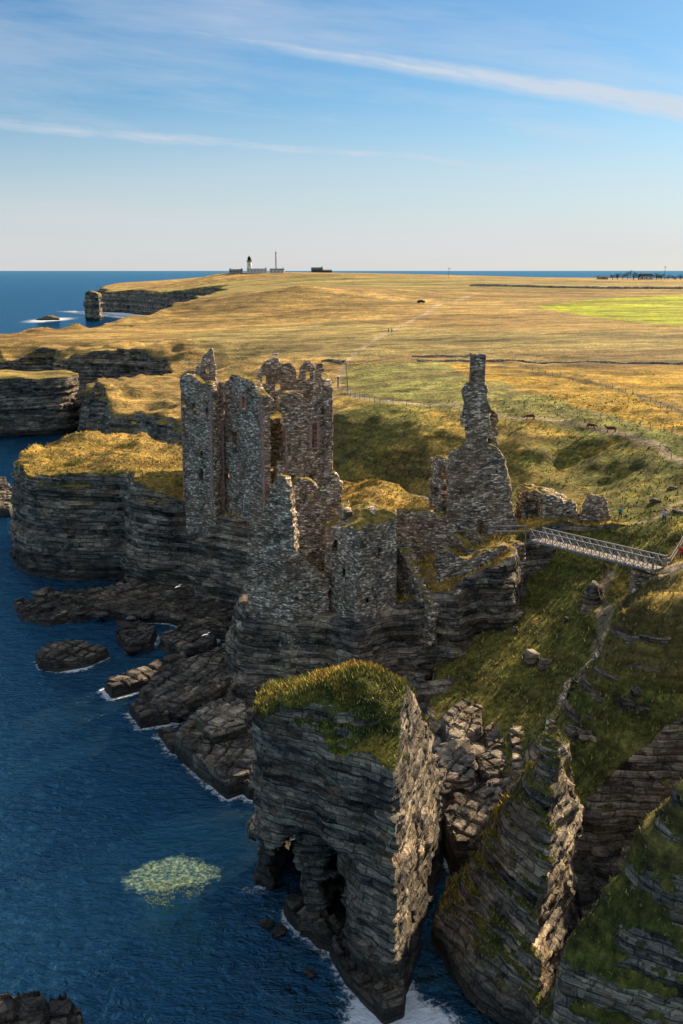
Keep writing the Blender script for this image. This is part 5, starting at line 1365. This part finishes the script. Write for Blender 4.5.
# ------------------------------------------------------------------ light, sky, camera
SUN_AZ = R(49); SUN_EL = R(28)     # azimuth from +X towards +Y
def sky():
    w = bpy.data.worlds.new('World'); SC.world = w; w.use_nodes = True; t = w.node_tree
    bg = t.nodes['Background']; N = t.nodes.new
    s = N('ShaderNodeTexSky'); s.sky_type = 'NISHITA'; s.sun_disc = False
    s.sun_elevation = SUN_EL; s.sun_rotation = math.pi/2-SUN_AZ
    s.air_density = 1.0; s.dust_density = .4; s.ozone_density = 3.0; s.altitude = 50
    co = N('ShaderNodeTexCoord').outputs['Generated']
    def m(op, a, b=0, clamp=False, c=None):
        o = N('ShaderNodeMath'); o.operation = op; o.use_clamp = clamp
        for i, q in enumerate((a, b, c)):
            if q is None: continue
            if isinstance(q, bpy.types.NodeSocket): t.links.new(q, o.inputs[i])
            else: o.inputs[i].default_value = q
        return o.outputs[0]
    def noise(v, sc, det, rough):
        o = N('ShaderNodeTexNoise'); t.links.new(v, o.inputs['Vector']); o.inputs['Scale'].default_value = sc
        o.inputs['Detail'].default_value = det; o.inputs['Roughness'].default_value = rough; return o.outputs['Fac']
    def vmul(v, k):
        o = N('ShaderNodeVectorMath'); o.operation = 'MULTIPLY'; t.links.new(v, o.inputs[0]); o.inputs[1].default_value = k; return o.outputs[0]
    def cmb(x, y, z):
        o = N('ShaderNodeCombineXYZ')
        for i, q in enumerate((x, y, z)):
            if isinstance(q, bpy.types.NodeSocket): t.links.new(q, o.inputs[i])
            else: o.inputs[i].default_value = q
        return o.outputs[0]
    sp = N('ShaderNodeSeparateXYZ'); t.links.new(co, sp.inputs[0]); x, y, z = sp.outputs
    yy = m('MAXIMUM', y, .05)
    a = m('DIVIDE', x, yy); e = m('DIVIDE', z, yy)          # clouds lie on a far sheet: azimuth and height as slopes
    ae = cmb(a, e, 0)
    def band(a0, e0, a1, e1, w0, w1, seed, soft=.5):
        k = (e1-e0)/(a1-a0)
        line = m('MULTIPLY_ADD', a, k, c=e0-k*a0)
        wv = noise(cmb(a, seed, 0), 5, 4, .6)
        d = m('SUBTRACT', m('SUBTRACT', e, line), m('MULTIPLY', m('SUBTRACT', wv, .5), .018))
        wd = m('MULTIPLY_ADD', a, (w1-w0)/(a1-a0), c=w0-(w1-w0)/(a1-a0)*a0)
        q = m('DIVIDE', d, wd)
        up = m('SUBTRACT', 1, m('ABSOLUTE', q), clamp=True)
        br = noise(cmb(m('MULTIPLY', a, 3.0), m('MULTIPLY', d, 24), seed), 5, 6, .68)
        return m('MULTIPLY', m('POWER', up, soft+.5), m('MULTIPLY_ADD', br, 1.7, c=-.25), clamp=True)
    b1 = band(-.165, .2135, .312, .1448, .006, .015, 1.0)
    b2 = band(-.314, .1296, .317, .0814, .008, .0075, 2.0, .1)
    rot = cmb(m('MULTIPLY_ADD', a, 1.0, c=0), m('ADD', m('MULTIPLY', e, 7), m('MULTIPLY', a, .8)), 3.3)
    wisp = noise(rot, 2.6, 7, .62)
    wisp = m('MULTIPLY', m('SUBTRACT', wisp, .45), 2.6, clamp=True)
    wisp = m('MULTIPLY', wisp, m('SUBTRACT', 1.0, m('MULTIPLY', e, 1.0)))
    low = m('MULTIPLY', m('SUBTRACT', .155, e), 8, clamp=True)    # veil of thin cloud over the horizon
    veil = m('MULTIPLY', low, m('MULTIPLY_ADD', noise(cmb(a, m('MULTIPLY', e, 16), 7.7), 2.5, 5, .55), .5, c=.62), clamp=True)
    b1 = m('MULTIPLY', b1, m('MULTIPLY_ADD', a, 5.0, c=1.25), clamp=True)
    cl = m('MAXIMUM', m('MULTIPLY', b1, .78), m('MULTIPLY', b2, .85))
    cl = m('MAXIMUM', cl, m('MULTIPLY', wisp, .75))
    cl = m('MAXIMUM', cl, m('MULTIPLY', veil, .9), clamp=True)
    hs = N('ShaderNodeHueSaturation'); hs.inputs['Saturation'].default_value = SKY_SAT; hs.inputs['Value'].default_value = 1
    t.links.new(s.outputs[0], hs.inputs['Color'])
    tn = N('ShaderNodeMix'); tn.data_type = 'RGBA'; tn.blend_type = 'MULTIPLY'; tn.inputs[0].default_value = 1; t.links.new(hs.outputs[0], tn.inputs[6]); tn.inputs[7].default_value = (.62, .83, .93, 1)
    mx = N('ShaderNodeMix'); mx.data_type = 'RGBA'
    cc = N('ShaderNodeMix'); cc.data_type = 'RGBA'; t.links.new(veil, cc.inputs[0]); cc.inputs[6].default_value = (6.3, 6.75, 7.4, 1); cc.inputs[7].default_value = CLOUD
    t.links.new(cl, mx.inputs[0]); t.links.new(tn.outputs[2], mx.inputs[6]); t.links.new(cc.outputs[2], mx.inputs[7])
    # bright cirrus added overhead, out of view, as fill light for shaded faces
    hi = m('MULTIPLY', m('SUBTRACT', z, .27), 3.2, clamp=True)
    hn = m('MULTIPLY', hi, m('MULTIPLY_ADD', noise(vmul(co, (2.2, 3.5, 2.0)), 1.6, 5, .6), 1.3, c=.0), clamp=True)
    m2 = N('ShaderNodeMix'); m2.data_type = 'RGBA'; t.links.new(hn, m2.inputs[0]); t.links.new(mx.outputs[2], m2.inputs[6]); m2.inputs[7].default_value = (6.6, 7.1, 8.0, 1)
    t.links.new(m2.outputs[2], bg.inputs[0]); bg.inputs[1].default_value = SKY_STR
SKY_SAT = 1.12; CLOUD = (6.9, 6.6, 7.0, 1); SKY_STR = .05
def lights():
    sky()
    l = bpy.data.lights.new('sun', 'SUN'); l.energy = 5.0; l.angle = R(.5); l.color = (1, .79, .53)
    o = bpy.data.objects.new('sun', l); C.objects.link(o)
    d = Vector((math.cos(SUN_EL)*math.cos(SUN_AZ), math.cos(SUN_EL)*math.sin(SUN_AZ), math.sin(SUN_EL)))
    o.rotation_euler = d.to_track_quat('Z', 'Y').to_euler(); o.location = (60, 60, 120)
    cam = bpy.data.cameras.new('camera'); c = bpy.data.objects.new('camera', cam); C.objects.link(c)
    cam.sensor_fit = 'VERTICAL'; cam.sensor_height = 24; cam.lens = FOC/1024*24
    cam.clip_start = 1; cam.clip_end = 90000
    c.location = (0, 0, CAMZ); c.rotation_euler = (math.pi/2-PITCH, 0, 0)
    SC.camera = c
    v = SC.view_settings; v.view_transform = 'Standard'; v.look = 'None'; v.gamma = 1; v.exposure = EXPO
EXPO = 1.1
SC.cycles.max_bounces = 3; SC.cycles.diffuse_bounces = 2; SC.cycles.glossy_bounces = 2; SC.cycles.transmission_bounces = 2
SC.cycles.use_adaptive_sampling = True
SC.cycles.sample_clamp_direct = 4; SC.cycles.sample_clamp_indirect = 3
import time
t0 = time.time()
build_land(); build_castle_rock(); print('rock', time.time()-t0)
build_stacks(); print('stacks', time.time()-t0)
build_ruins(); print('ruins', time.time()-t0)
build_props(); print('props', time.time()-t0)
build_rocks(); print('rocks', time.time()-t0)
build_grass(); build_sea(); lights(); print('sea', time.time()-t0)
